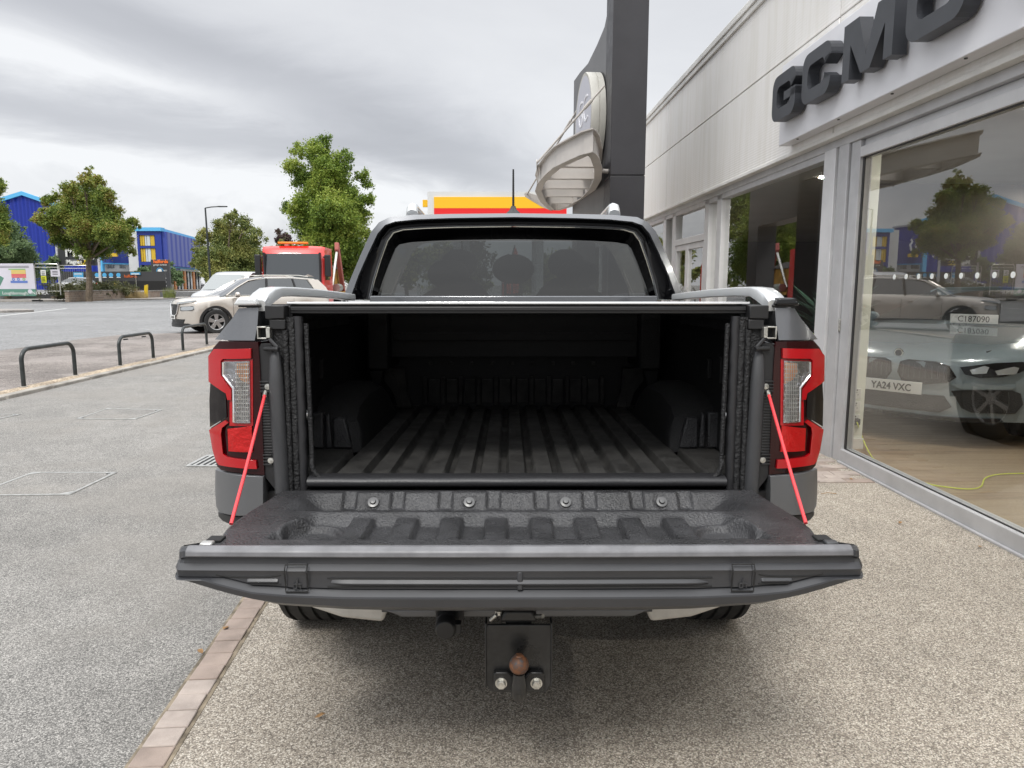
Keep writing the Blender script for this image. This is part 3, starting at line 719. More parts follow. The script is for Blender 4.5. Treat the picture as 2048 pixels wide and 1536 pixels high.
# ---- red check cables
for s in (-1,1):
    a=L(532,790,.0); e=LZ(462,1045,.842)
    A=Vector((-abs(a.x)*1 if s<0 else abs(a.x),-.012,a.z)); Eo=Vector((s*abs(e.x),e.y,.838))
    A0=A+Vector((s*-.004,0,.030)); 
    b=MB(); b.tube([A,(A*2/3+Eo/3)+Vector((0,0,-.003)),(A/3+Eo*2/3)+Vector((0,0,-.004)),Eo],.0048,10); cb=b.build('check_cable','cable',truck)
    d=(A-Eo).normalized()
    b=MB(); b.tube([A-d*.002,A+d*.018],.0065,10); b.lathe([(.004,-.004),(.011,-.004),(.012,0),(.011,.004),(.004,.004)],axis='y',c=tuple(A+d*.030),n=16); b.build('cable_eye','steel',cb)
    b=MB(); b.lathe([(0,-.010),(.006,-.009),(.007,.0),(.004,.02)],axis='y',c=tuple(A+d*.030),n=8); b.build('cable_bolt','steel',cb)
# ---- tow bar
tb=MB(); tb.prism([(-.083,.560),(.083,.560),(.086,.545),(.086,.395),(.072,.372),(-.072,.372),(-.086,.395),(-.086,.545)],-.405,-.395)
tb.box(-.089,-.083,-.407,-.365,.385,.565); tb.box(.083,.089,-.407,-.365,.385,.565)
tow=tb.build('tow_bar','towblack',truck,bevel=.003)
b=MB(); b.box(-.035,.035,-.39,.15,.50,.58); b.prism([(-.05,.565),(.05,.565),(.035,.595),(-.035,.595)],-.40,-.10); b.build('receiver_tube','towblack',tow,bevel=.006)
b=MB(); b.box(-.45,.45,.10,.20,.47,.56); b.build('cross_beam','dark',tow,bevel=.01)
b=MB(); b.prism([(-.064,.385),(.064,.385),(.066,.39),(.066,.432),(.060,.438),(.028,.438),(.018,.425),(-.018,.425),(-.028,.438),(-.060,.438),(-.066,.432),(-.066,.39)],-.422,-.405); b.build('ball_flange','towblack',tow,bevel=.003)
b=MB(); b.tube([(0,-.41,.385),(0,-.445,.392),(0,-.462,.415),(0,-.464,.445),(0,-.464,.458)],[.020,.021,.019,.015,.0145],16); b.build('ball_neck','towblack',tow)
b=MB(); b.sphere((0,-.464,.482),.0252,14); b.lathe([(.012,0),(.009,.003),(0,.0032)],c=(0,-.464,.5055)); b.build('tow_ball','rust',tow)
for s in (-1,1):
    b=MB(); c=(s*.046,-.422,.408)
    b.lathe([(0,-.002),(.0155,-.002),(.0155,.001),(0,.002)],axis='y',c=c,n=20); b.lathe([(0,-.0135),(.0105,-.0135),(.0118,-.012),(.0118,-.001),(0,0)],axis='y',c=c,n=6); b.build('flange_bolt','steel',tow,smooth=False)
b=MB(); b.cyl((.038,-.38,.572),(.062,-.42,.590),.0055); b.cyl((-.075,-.39,.565),(-.060,-.39,.58),.006); b.lathe([(.004,-.01),(.010,-.01),(.010,.0),(.004,.0)],c=(-.052,-.38,.588)); split_build(b,'safety_pin','steel',tow)
b=MB(); b.lathe([(0,-.045),(.026,-.044),(.031,-.036),(.031,.0),(.034,.002),(.034,.05),(0,.05)],axis='y',c=(-.213,-.14,.437)); b.box(-.215,-.168,-.17,-.14,.42,.45); b.box(-.25,-.165,-.10,-.08,.41,.50); b.build('trailer_socket','blk',truck,bevel=.003)
b=MB(); b.box(-.27,-.16,-.085,.1,.46,.50); b.build('socket_bracket','dark',truck)
# ---- wheels, chassis
def tyre_mesh(b,c,R,wd,grooves=True,mi=0):
    h=wd/2; pr=[(R*.64,-h*.9),(R*.78,-h),(R*.92,-h*.98),(R*.985,-h*.84),(R,-h*.7)]
    if grooves:
        for g in (-.42,-.14,.14,.42): pr+=[(R,(g-.045)*h*2*.72),(R-.010,(g-.035)*h*2*.72),(R-.010,(g+.035)*h*2*.72),(R,(g+.045)*h*2*.72)]
    pr+=[(R,h*.7),(R*.985,h*.84),(R*.92,h*.98),(R*.78,h),(R*.64,h*.9)]
    rings=[]; n=72
    for r,x in pr: rings.append([(c[0]+x,c[1]+r*math.cos(2*PI*j/n),c[2]+r*math.sin(2*PI*j/n)) for j in range(n)])
    b.loft(rings,mi,False)
def wheel(parent,c,R,wd,style=0,side=-1,spokes=5,mat_='alloy'):
    """wheel whose outer face looks along side*x"""
    b=MB(); tyre_mesh(b,c,R,wd); t=b.build('wheel','tyre',parent,ang=30)
    x0=c[0]+side*wd*.40; b=MB(); rr=R*.66
    rings=[]
    for r,x in ((rr*1.0,.0),(rr*.97,side*.012),(rr*.90,side*.005),(rr*.88,-side*.05),(rr*.86,-side*.12)):
        rings.append([(x0+x,c[1]+r*math.cos(2*PI*j/40),c[2]+r*math.sin(2*PI*j/40)) for j in range(40)])
    b.loft(rings,0,False)
    for k in range(spokes):
        a=2*PI*k/spokes+.3; d=Vector((0,math.cos(a),math.sin(a))); e=Vector((0,-math.sin(a),math.cos(a)))
        C0=Vector((x0,c[1],c[2])); wi,wo_=(rr*.16,rr*.26) if style==0 else (rr*.07,rr*.09)
        if style==2: wi,wo_=rr*.05,rr*.05
        v=[C0+d*rr*.12-e*wi+Vector((side*.004,0,0)),C0+d*rr*.12+e*wi+Vector((side*.004,0,0)),C0+d*rr*.92+e*wo_,C0+d*rr*.92-e*wo_]
        v+= [p-Vector((side*.04,0,0)) for p in v]
        b.add(v,[(0,1,2,3),(7,6,5,4),(0,4,5,1),(1,5,6,2),(2,6,7,3),(3,7,4,0)])
    b.lathe([(0,side*.012),(rr*.2,side*.010),(rr*.24,0),(rr*.24,-side*.04)],axis='x',c=(x0,c[1],c[2]))
    b.build('rim',mat_,t,ang=30,bevel=.003)
    b=MB(); b.lathe([(0,-side*.075),(rr*.86,-side*.075),(rr*.86,-side*.09)],axis='x',c=(x0,c[1],c[2])); b.build('brake_disc','dark',t)
    return t
for y,zc in ((.88,.385+.020),(4.34,.385+.098)):
    for s in (-1,1):
        wheel(truck,(s*.84,y,zc),.392,.262,1,s,6)
b=MB(); b.box(-.55,-.45,.2,5.0,.45,.58); b.box(.45,.55,.2,5.0,.45,.58); b.cyl((-.7,.88,.40),(.7,.88,.40),.055); b.sphere((0,.88,.41),.14,8); b.box(-.75,.75,.3,1.6,.62,.80); b.box(-.5,.5,1.7,3.2,.35,.6); b.build('chassis','dark',truck)
for s in (-1,1):
    b=MB(); b.box(s*.60,s*.68,.75,.80,.35,.6); b.build('leaf_spring_hanger','dark',truck)
# ---- side rails over the bed
for s in (-1,1):
    pts=[(505,606,.04),(515,592,.10),(528,582,.17),(545,576.5,.26),(575,577,.50),(620,580.5,.85),(660,585,1.25),(698,590,1.60)]
    ctr=[L(*p) for p in pts]; rings=[]
    for i,p in enumerate(ctr):
        t=(ctr[min(i+1,len(ctr)-1)]-ctr[max(i-1,0)]).normalized(); side=Vector((1,0,0)); upv=side.cross(t).normalized()
        if upv.z<0: upv=-upv
        h=.022 if i<3 else .017; wd=.030 if i<3 else .024
        if i==0: h=.018
        cx=abs(p.x)-.010; c=Vector((s*cx,p.y,p.z-.012+(.004 if i==0 else 0)))
        rings.append([c+side*(a*wd)+upv*(q*h) for a,q in ((-1,-.8),(-.8,-1),(.8,-1),(1,-.8),(1,.7),(.75,1),(-.75,1),(-1,.7))])
    b=MB(); b.loft(rings); b.build('bed_rail','silver',truck,ang=50)
    b=MB(); b.box(s*.79,s*.86,.03,1.6,1.380,1.388); b.build('bed_side_cap','blk',truck,bevel=.003)
# ---- cab
O0=[(684,600),(703,553),(722,508),(742,464),(758,444.5),(780,434),(830,429.5),(900,427.8),(1026,426.5)]
O1=[(699,600),(717,550),(735,509),(755,467),(770,450),(790,443),(835,438.5),(900,436),(1026,434)]
O1b=[(702,600),(720,551),(738,510),(758,468.5),(773,452),(792,445.5),(836,441),(901,438.5),(1026,436.5)]
O2=[(738,598),(747,560),(759,520),(773,480),(785,463),(805,457),(850,454),(910,452),(1026,450.5)]
O2b=[(741,598),(750,561),(762,522),(776,483),(788,466.5),(807,460.5),(851,457.5),(910,455.5),(1026,454)]
O3=[(754,594),(766,560),(779,525),(791,497),(799,489),(822,484.5),(870,481.5),(920,480),(1026,478.5)]
def ring2(pts,y,dy=0):
    l=[L(u,v,y) for u,v in pts]; c=[Vector((p.x,p.y,p.z)) for p in l]; c[-1].x=0
    return c+[Vector((-p.x,p.y,p.z)) for p in reversed(c[:-1])]
R0=ring2(O0,1.62)
def scl(r,dx,y,dz=0): return [Vector((p.x+(dx if p.x>0 else -dx if p.x<0 else 0),y,p.z+dz*(smst(p.z,1.4,1.8)))) for p in r]
b=MB(); b.loft([R0,scl(R0,.010,1.75,.006),scl(R0,.014,2.1,.014),scl(R0,.012,2.8,.012),scl(R0,-.002,3.2,-.01)],ring=False,caps=False); b.build('roof','grey_paint',truck,ang=50)
b=MB(); b.loft([ring2(O0,1.62),ring2(O1,1.605),ring2(O1b,1.625)],ring=False,caps=False); b.build('cab_rear_frame','grey_paint',truck,ang=70)
b=MB(); b.loft([ring2(O1b,1.625),ring2([( (a[0]*.5+c[0]*.5),(a[1]*.5+c[1]*.5)) for a,c in zip(O1b,O2)],1.66),ring2(O2,1.655)],ring=False,caps=False); b.loft([ring2(O2b,1.66),ring2([( (a[0]*.6+c[0]*.4),(a[1]*.6+c[1]*.4)) for a,c in zip(O2b,O3)],1.72),ring2(O3,1.80)],ring=False,caps=False); b.build('cab_rear_surround','blkgloss',truck,ang=70)
b=MB(); r=ring2(O2,1.652); b.tube(r,.0045,8); b.build('window_bead','grey_paint',truck)
g=ring2(O3,1.80); b=MB(); b.add(g,[tuple(range(len(g)))]); b.build('rear_window','tint',truck,smooth=False)
b=MB(); b.box(-.76,.76,1.60,1.70,1.385,1.425); b.build('cab_back_panel','grey_paint',truck,bevel=.006)
b=MB(); b.box(-.90,.90,1.63,1.70,.6,1.39); b.build('cab_back_wall','grey_paint',truck)
# cab lower body, bonnet
b=MB(); rings=[]
for y,zt,wb in ((1.63,1.40,.945),(2.6,1.36,.955),(3.3,1.33,.955),(3.55,1.26,.955),(3.9,1.235,.965),(4.6,1.20,.965),(4.95,1.15,.93),(5.12,1.05,.86),(5.15,.7,.84),(5.1,.5,.84)):
    zb=.50 
    rings.append([(-wb*.86,y,zb),(-wb,y,zb+.08),(-wb,y,(zb+zt)/2+.05),(-wb*.985,y,zt-.10),(-wb*.93,y,zt-.01),(0,y,zt+.03),(wb*.93,y,zt-.01),(wb*.985,y,zt-.10),(wb,y,(zb+zt)/2+.05),(wb,y,zb+.08),(wb*.86,y,zb)])
for r_ in rings[:3]: r_[5]=(0,r_[5][1],1.0); r_[4]=(r_[4][0],r_[4][1],r_[4][2]-.0); r_[6]=(r_[6][0],r_[6][1],r_[6][2])
b.loft(rings); b.build('cab_body','grey_paint',truck,ang=50)
for s in (-1,1):
    for y in (.88,4.34):
        if y>2:
            b=MB(); b.lathe([(.46,-.02),(.46,.012),(.40,.012),(.40,-.02)],axis='x',c=(s*.955,y,.48),n=40); b.build('wheel_arch','blk',truck)
    # side windows and pillars
    b=MB(); f=lambda z: s*(.895-(z-1.40)*.46)
    for y0,y1 in ((1.80,2.42),(2.48,3.30)):
        y1t=y1 if y1<3 else 2.95
        b.add([(f(1.41)*1.02,y0,1.41),(f(1.41)*1.02,y1,1.41),(f(1.78)*1.015+s*.02,y1t,1.76),(f(1.78)*1.015+s*.02,y0+.08,1.76)],[(0,1,2,3)])
    b.build('side_window','carglass',truck)
    b=MB(); b.box(s*.98,s*1.10,3.02,3.12,1.40,1.58); b.box(s*.93,s*.99,3.03,3.10,1.40,1.44); b.build('door_mirror','grey_paint',truck,bevel=.02,seg=3)
    for y in (2.35,3.15):
        b=MB(); b.box(s*.955,s*.985,y-.12,y,1.12,1.15); b.build('door_handle','blk',truck,bevel=.006)
b=MB(); b.add([(-.82,3.95,1.26),(.82,3.95,1.26),(.70,3.18,1.83),(-.70,3.18,1.83)],[(0,1,2,3)]); b.build('windscreen','clearglass',truck)
b=MB(); b.box(-.80,.80,3.35,3.9,1.0,1.28); b.build('dashboard','blk',truck,bevel=.03)
# roof: rails and aerial
for s in (-1,1):
    p0=L(1232 if 0 else 1232,425,2.3); x=.575
    b=MB(); b.tube([(s*x,1.95,1.885),(s*(x+.005),2.0,1.925),(s*(x+.01),2.10,1.945),(s*(x+.012),2.7,1.94),(s*(x+.01),3.05,1.90),(s*x,3.1,1.87)],[.034,.032,.026,.022,.02,.018],8); b.build('roof_rail','silver',truck,ang=50)
b=MB(); rings=[]
for r,z,dy in ((.048,0,.0),(.040,.012,.0),(.020,.030,.0),(.013,.05,.002)):
    rings.append([(r*math.cos(a),2.0+dy+r*1.5*math.sin(a),1.888+z) for a in [2*PI*i/20 for i in range(20)]])
b.loft(rings); ae=b.build('roof_aerial','blk',truck)
b=MB(); pts=[]; 
for i in range(40): z=1.93+.215*i/39; pts.append((0,2.003+.0,z))
b.tube(pts,[.0065-.002*i/39+(.0009 if i%2 else 0) for i in range(40)],8); b.build('aerial_mast','blk',ae)
# seats
M['seat']=mat('seat_cloth',(.02,.02,.022),.8,bump=(200,.3))
def cushion(b,x,y,z,w_,h,d):
    rings=[]
    for i in range(17):
        t=i/16; k=math.sin(PI*min(.985,max(.015,t)))**.38
        rings.append([(x+w_/2*k*math.copysign(abs(math.cos(a))**.55,math.cos(a)),y+d/2*k*math.copysign(abs(math.sin(a))**.55,math.sin(a)),z-h/2+h*t) for a in [2*PI*j/32 for j in range(32)]])
    b.loft(rings)
b=MB(); cushion(b,-.38,2.12,1.20,.56,.55,.18); cushion(b,.38,2.12,1.20,.56,.55,.18); cushion(b,0,2.13,1.18,.3,.52,.16); b.box(-.75,.75,2.1,2.6,.85,1.05); b.build('rear_bench','seat',truck)
for x,zz in ((-.385,1.555),(0,1.585),(.385,1.555)):
    b=MB(); cushion(b,x,2.10,zz,.25,.17,.11); h_=b.build('headrest','seat',truck)
    b=MB(); b.cyl((x-.05,2.12,1.40),(x-.05,2.12,zz-.05),.006); b.cyl((x+.05,2.12,1.40),(x+.05,2.12,zz-.05),.006); b.build('headrest_post','steel',h_)
for x in (-.38,.38):
    b=MB(); cushion(b,x,2.95,1.25,.52,.62,.18); cushion(b,x,2.95,1.66,.26,.20,.11); b.box(x-.25,x+.25,2.9,3.35,.9,1.05); b.build('front_seat','seat',truck)
b=MB(); cushion(b,0,3.38,1.70,.22,.07,.03); b.build('interior_mirror','blk',truck)
# ================================================================ SHOWROOM
SL=(2.82,0,0); SRZ=rad(1.3); SF=Fr(SL,0,SRZ)
def S(u,v,x=0.): return SF.on(u,v,0,x)
M['clad']=None
def cladmat():
    m=mat('ribbed_white_cladding',(.74,.725,.70),.42,.05); t=m.node_tree; n=NT(t); p=t.nodes['Principled BSDF']
    tcn=n.n('ShaderNodeTexCoord'); s=n.n('ShaderNodeSeparateXYZ'); t.links.new(tcn.outputs['Object'],s.inputs[0])
    wv=n.m('SINE',n.m('MULTIPLY',s.outputs[2],2*PI/.026)); b=n.n('ShaderNodeBump'); b.inputs['Strength'].default_value=.30; b.inputs['Distance'].default_value=.002
    t.links.new(wv,b.inputs['Height']); t.links.new(b.outputs[0],p.inputs['Normal'])
    gr=n.noise(n.comb(0,n.m('MULTIPLY',s.outputs[1],6),n.m('MULTIPLY',s.outputs[2],.5)),1.3,5,.6)
    t.links.new(n.mix(n.mr(gr,.35,.7),(.82,.805,.785),(.75,.73,.69)),p.inputs['Base Color']); return m
M['clad']=cladmat()
M['trimw']=mat('pale_flashing',(.72,.71,.68),.45,.1,var=(3,.10))
M['signw']=mat('white_sign_tray',(.74,.74,.77),.35,.05,var=(1.2,.06),rvar=.05)
M['framegrey']=mat('anodised_grey_frame',(.50,.50,.51),.40,.2,var=(4,.08))
M['frameli']=mat('light_grey_frame',(.62,.62,.63),.42,.1,var=(4,.06))
M['shopwall']=mat('showroom_wall',(.66,.68,.60),.8,var=(.8,.08)); M['shopceil']=mat('showroom_ceiling',(.30,.275,.24),.8,var=(.5,.1)); M['shopdark']=mat('showroom_dark_wall',(.10,.085,.075),.7)
def woodmat():
    m=mat('plank_floor',(.3,.24,.18),.38); t=m.node_tree; n=NT(t); p=t.nodes['Principled BSDF']; tcn=n.n('ShaderNodeTexCoord'); s=n.n('ShaderNodeSeparateXYZ'); t.links.new(tcn.outputs['Object'],s.inputs[0])
    f=n.noise(n.comb(n.m('MULTIPLY',s.outputs[0],.8),n.m('MULTIPLY',s.outputs[1],14),0),1.4,6,.65)
    row=n.m('FLOOR',n.m('MULTIPLY',s.outputs[1],5.5)); g=n.noise(n.comb(n.m('MULTIPLY',s.outputs[0],.35),n.m('MULTIPLY',row,7.3),2),1.2,2,.5)
    c=n.mix(n.mr(f,.3,.7),(.14,.09,.05),(.34,.245,.145)); c=n.mix(n.m('MULTIPLY',n.mr(g,.35,.65),.6),c,(.36,.28,.18)); t.links.new(c,p.inputs['Base Color']); return m
M['wood']=woodmat()
shop=thing('car_showroom','long white ribbed car showroom with grey framed shop windows on the right','building',SL,SRZ)
def jointy(u,v): return S(u,v,-.08).y
zs0=2.655
ztop=4.42
zj=3.55
vj=[-2.5,jointy(1664,300),jointy(1331,430),22.]
for i in range(3):
    for z0,z1 in ((zs0,zj-.006),(zj+.006,ztop-.06)):
        b=MB(); b.box(-.08,.0,vj[i]+.008,vj[i+1]-.008,z0,z1); b.build('cladding_panel','clad',shop,bevel=.004)
b=MB(); b.box(-.05,.30,-2.5,22.,zs0+.01,ztop-.07); b.build('fascia_backing','trimw',shop)
b=MB(); b.box(-.12,.4,-2.5,22.05,ztop-.06,ztop+.02); b.box(-.105,-.08,-2.5,22.05,ztop-.13,ztop-.06); b.build('parapet_cap','trimw',shop,bevel=.01)
b=MB(); b.box(-.095,.12,-2.5,22.,zs0-.035,zs0); b.build('soffit_trim','trimw',shop,bevel=.004)
b=MB(); b.box(-.02,.12,-2.5,22.,zs0-.10,zs0-.035); b.build('head_shadow_gap','framegrey',shop,bevel=.004)
b=MB(); b.box(.3,12,-2.6,22.,3.0,3.1); b.box(.3,12,-2.6,22,ztop-.1,ztop-.05); b.build('roof','shopdark',shop)
def yb(u,v=560): return S(u,v,.0).y
yA=yb(1641); yB=yb(1663); yC=yb(1667); yD=yb(1704)
HZ=zs0-.10
M['frame2']='framegrey'
def post(y0,y1,x0=-.02,x1=.10,z0=0,z1=HZ,m='framegrey'):
    b=MB(); b.box(x0,x1,min(y0,y1),max(y0,y1),z0,z1); b.build('window_post',m,shop,bevel=.004)
post(yA,yB,-.03,.10,m='frameli'); post(yC,yC-.16,-.02,.10); post(yC-.17,yD,.00,.10,m='framegrey'); post(yB,yC,.01,.08,m='trimw')
# bay one: large sliding window
yE=-2.4
b=MB(); b.box(-.01,.10,yE,yD-.001,0,.115); b.box(-.03,-.011,yE,yD,0.,.02); b.build('window_sill','framegrey',shop,bevel=.006)
b=MB(); b.box(.0,.10,yE,yD-.001,2.42,2.50); b.box(.03,.09,yE,yD-.001,2.50,HZ); b.build('window_head','frameli',shop,bevel=.005)
b=MB(); b.box(.02,.03,yE,yD-.03,.115,.122); b.box(.02,.03,yE,yD-.03,2.41,2.42); b.box(.02,.03,yD-.035,yD-.01,.115,2.42); b.build('glazing_gasket','blk',shop)
b=MB(); b.add([(.045,yE,.115),(.045,yD,.115),(.045,yD,2.425),(.045,yE,2.425)],[(0,1,2,3)]); b.build('shop_window','shopglass',shop,smooth=False)
b=MB(); b.lathe([(0,-.006),(.012,-.006),(.014,0),(0,.002)],axis='x',c=(-.008,S(1679,622,0).y,S(1679,622,0).z),n=14); b.build('window_lock','steel',shop)
p_=S(1680,650,0); b=MB(); b.box(-.012,.002,p_.y-.012,p_.y+.012,p_.z-.05,p_.z+.05); b.build('pull_handle','steel',shop,bevel=.003)
# manifestation dots
M['dot']=mat('frosted_dot',(.8,.82,.8),.6)
dot=None
for k in range(24):
    y=2.2+k*.1475
    if y>5.2: break
    if dot is None:
        b=MB(); b.lathe([(0,0),(.018,0),(.018,.002),(0,.002)],axis='x',c=(.038,y,1.50),n=16); dot=b.build('frosted_dot','dot',shop)
        d0=y
    else:
        c=dot.copy(); COL.objects.link(c); c.parent=shop; c.location=(0,y-d0,0)
# bay two, door bay and beyond
def pane(y0,y1,z0,z1,nm='window_pane',x=.045): b=MB(); b.add([(x,y0,z0),(x,y1,z0),(x,y1,z1),(x,y0,z1)],[(0,1,2,3)]); return b.build(nm,'shopglass',shop,smooth=False)
def rail(y0,y1,z0,z1,m='framegrey'): b=MB(); b.box(-.01,.10,min(y0,y1),max(y0,y1),z0,z1); b.build('window_rail',m,shop,bevel=.004)
marks=[yA,yb(1439),yb(1430),yb(1414),yb(1406),yb(1349),yb(1343),yb(1330),yb(1325),14.6,14.7,17.,17.1,19.5,19.6,21.9,22.0]
for i in range(1,len(marks)-1,2): post(marks[i],marks[i+1],-.01,.10,m='frameli')
rail(yA,22,0,.12); rail(yA,22,HZ-.06,HZ)
for i in range(0,len(marks)-1,2):
    if i!=4: pane(marks[i],marks[i+1],.12,HZ-.06)
ya,yc_=marks[4],marks[5]; zt_=S(1375,481,0).z
rail(ya,yc_,zt_-.045,zt_+.045,'frameli'); pane(ya,yc_,zt_+.045,HZ-.06)
ym=(yb(1368)+yb(1375))/2
for y0,y1 in ((ya,ym),(ym,yc_)):
    dr=MB(); dr.box(.0,.06,y0+.01,y0+.075,.05,zt_-.05); dr.box(.0,.06,y1-.075,y1-.01,.05,zt_-.05); dr.box(.002,.058,y0+.076,y1-.076,zt_-.13,zt_-.05); dr.box(.002,.058,y0+.076,y1-.076,.05,.2)
    d=dr.build('entrance_door','frameli',shop,bevel=.003)
    b=MB(); b.add([(.03,y0+.07,.2),(.03,y1-.07,.2),(.03,y1-.07,zt_-.13),(.03,y0+.07,zt_-.13)],[(0,1,2,3)]); b.build('door_glass','shopglass',d,smooth=False)
    b=MB(); yy=ym+(-.14 if y0<ym else .14); b.tube([(-.01,yy,.9),(-.05,yy,.95),(-.05,yy,1.35),(-.01,yy,1.40)],.012,8); b.build('door_handle','steel',d)
# interior
b=MB(); b.box(.10,12,-2.6,22,-.02,.03); b.build('floor','wood',shop)
b=MB(); b.box(.10,12,-2.6,22,2.72,2.80); b.build('ceiling','shopceil',shop)
b=MB(); b.box(11.8,12,-2.6,22,.03,2.72); b.build('back_wall','shopwall',shop)
b=MB(); b.box(.1,12,21.8,22,.03,3.1); b.build('end_wall','shopdark',shop)
b=MB(); b.box(.1,12,-2.7,-2.6,.03,3.1); b.build('near_wall','shopwall',shop)
b=MB(); b.box(1.9,11.8,9.3,9.45,.03,2.72); b.build('dark_partition','shopdark',shop)
b=MB(); b.box(5.2,11.8,7.6,7.7,.03,2.72); b.build('partition','shopdark',shop)
yc0=S(1745,700,.10).y
b=MB(); b.box(.11,.365,6.05,6.35,.03,2.72); b.build('inner_pier','shopwall',shop,bevel=.004)
b=MB(); b.box(.11,.37,6.03,6.05,.03,.12); b.build('skirting','trimw',shop)
M['socket']=mat('white_socket',(.62,.62,.58),.4)
for zc in (.515,.40,.285):
    b=MB(); b.box(.165,.325,6.036,6.05,zc-.045,zc+.045); s_=b.build('wall_socket','socket',shop,bevel=.004)
    for xx in (.205,.285):
        b=MB()
        for dx,dz in ((0,.012),(-.011,-.010),(.011,-.010)): b.box(xx+dx-.003,xx+dx+.003,6.034,6.037,zc+dz-.004,zc+dz+.004)
        b.box(xx-.006,xx+.006,6.032,6.037,zc+.026,zc+.036); b.build('socket_face','blk',s_)
M['lampon']=mat('warm_downlight',(1,.9,.7),.5,emit=((1,.94,.86),520)); M['lampcool']=mat('cool_downlight',(1,1,1),.5,emit=((1,.97,.9),9))
lt0=None
for i,(x,y) in enumerate([(1.1+ix*3.2,1.9+iy*3.4) for ix in range(4) for iy in range(3)]):
    if lt0 is None:
        b=MB(); b.lathe([(0,-.006),(.062,-.006),(.062,.004)],c=(0,0,2.715),n=24); lt0=b.build('downlight','lampon',shop); lt0.location=(x,y,0)
        b=MB(); b.lathe([(.062,-.010),(.080,-.006),(.080,.002),(.062,.002)],c=(0,0,2.715),n=24); b.build('light_bezel','trimw',lt0)
    else: copy_tree(lt0,shop,loc=(x,y,0))
# plants and posters inside, seen dimly
M['leafd']=mat('dark_plant_leaf',(.03,.075,.05),.5,var=(9,.5))
def potplant(loc,h,label):
    t=thing('potted_plant',label,'plant',loc)
    b=MB(); b.lathe([(0,0),(.16,0),(.20,.38),(.17,.38),(.16,.34),(0,.33)]); b.build('pot','blk',t)
    b=MB()
    for i in range(260):
        a=random.uniform(0,2*PI); e=random.uniform(.1,1.35); r=random.uniform(.3,1)*h*.62; c=Vector((0,0,.35+random.random()*h*.35))
        d=Vector((math.cos(a)*math.cos(e),math.sin(a)*math.cos(e),math.sin(e))); sd_=d.cross(Vector((0,0,1))).normalized()*.022
        q=c+d*r*.6; tip=c+d*r+Vector((0,0,-.12*r)); b.add([c,q+sd_,tip,q-sd_],[(0,1,2,3)])
    b.build('foliage','leafd',t,smooth=False,fix=False); return t
p=SF.R@Vector((1.3,8.7,0))+SF.loc; potplant((p.x,p.y,.03),1.6,'leafy dark plant in a pot inside the showroom, nearest the pier')
p=SF.R@Vector((1.0,10.2,0))+SF.loc; potplant((p.x,p.y,.03),1.5,'leafy dark plant in a pot just inside the entrance door')
# ---- fascia sign with letters
M['letter']=mat('anthracite_letter',(.036,.039,.046),.42,var=(6,.12)); M['letterside']=mat('anthracite_return',(.042,.045,.052),.5)
sx0,sx1=-.20,-.085
pL=S(1557,293,sx0); 
sign=thing('fascia_sign','white tray sign with large raised dark letters over the shop window','sign',SL,SRZ)
yS=pL.y; zS0=pL.z; zS1=S(1575,125,sx0).z
b=MB(); b.box(sx0,sx1,-2.4,yS,zS0,zS1); tr_=b.build('sign_tray','signw',sign,bevel=.006)
b=MB()
for k in range(7): b.cyl((sx0+.03,yS-.35-k*.75,zS0-.006),(sx0+.03,yS-.35-k*.75,zS0+.004),.010,n=8)
split_build(b,'tray_fixing','blk',sign)
def rr(w_,h,r,n=5):
    pts=[]
    for cx,cy,a0 in ((w_-r,h-r,0),(r,h-r,90),(r,r,180),(w_-r,r,270)):
        for i in range(n+1): a=rad(a0+90*i/n); pts.append((cx+r*math.cos(a),cy+r*math.sin(a)))
    return pts
def ring_letter(w_,h,t,r,cut=None,extra=None):
    """rounded stroke outline; cut=(z0,z1) opens the right side"""
    o=rr(w_,h,r); i_=rr(w_-2*t,h-2*t,r*.62)
    i_=[(x+t,y+t) for x,y in i_]
    polys=[]
    n=len(o)
    def inside(p,q): 
        m_=((p[0]+q[0])/2,(p[1]+q[1])/2); return cut and m_[0]>w_-t*1.02 and cut[0]<m_[1]<cut[1]
    for k in range(n):
        a,b_,c,d=o[k],o[(k+1)%n],i_[(k+1)%n],i_[k]
        if cut and k==n-1:   # the straight right side runs from the last point to the first
            polys.append([a,(w_,cut[0]),(w_-t,cut[0]),d]); polys.append([(w_,cut[1]),b_,c,(w_-t,cut[1])]); continue
        polys.append([a,b_,c,d])
    if extra: polys+=extra
    return polys
LH=.385
def letter_mesh(polys,y0,z0,x0,x1,sl=0.):
    b=MB()
    for q in polys: b.prism([(y0-s_,z0+t_) for s_,t_ in q],x0,x1,'yz')
    return b
gw=.52; t_=.105
lets=[]
lets.append(('G',6.72,ring_letter(.50,LH,.10,.10,cut=(.20,.285),extra=[[(.26,.145),(.50,.145),(.50,.215),(.26,.215)]])))
lets.append(('C',6.09,ring_letter(.50,LH,.10,.10,cut=(.115,.27))))
lets.append(('M',5.40,[[(0,0),(.105,0),(.105,LH*.62),(.105,LH),(0,LH)],[(.105,LH),(.105,LH*.60),(.27,.0),(.33,.10),(.21,LH)],[(.27,0),(.39,0),(.33,.10)],[(.33,.10),(.39,0),(.555,LH*.60),(.555,LH),(.45,LH)],[(.555,0),(.66,0),(.66,LH),(.555,LH)]]))
lets.append(('O',4.60,ring_letter(.56,LH,.105,.11)))
lets.append(('T',3.95,[[(0,LH-.1),(.5,LH-.1),(.5,LH),(0,LH)],[(.197,0),(.303,0),(.303,LH-.1),(.197,LH-.1)]]))
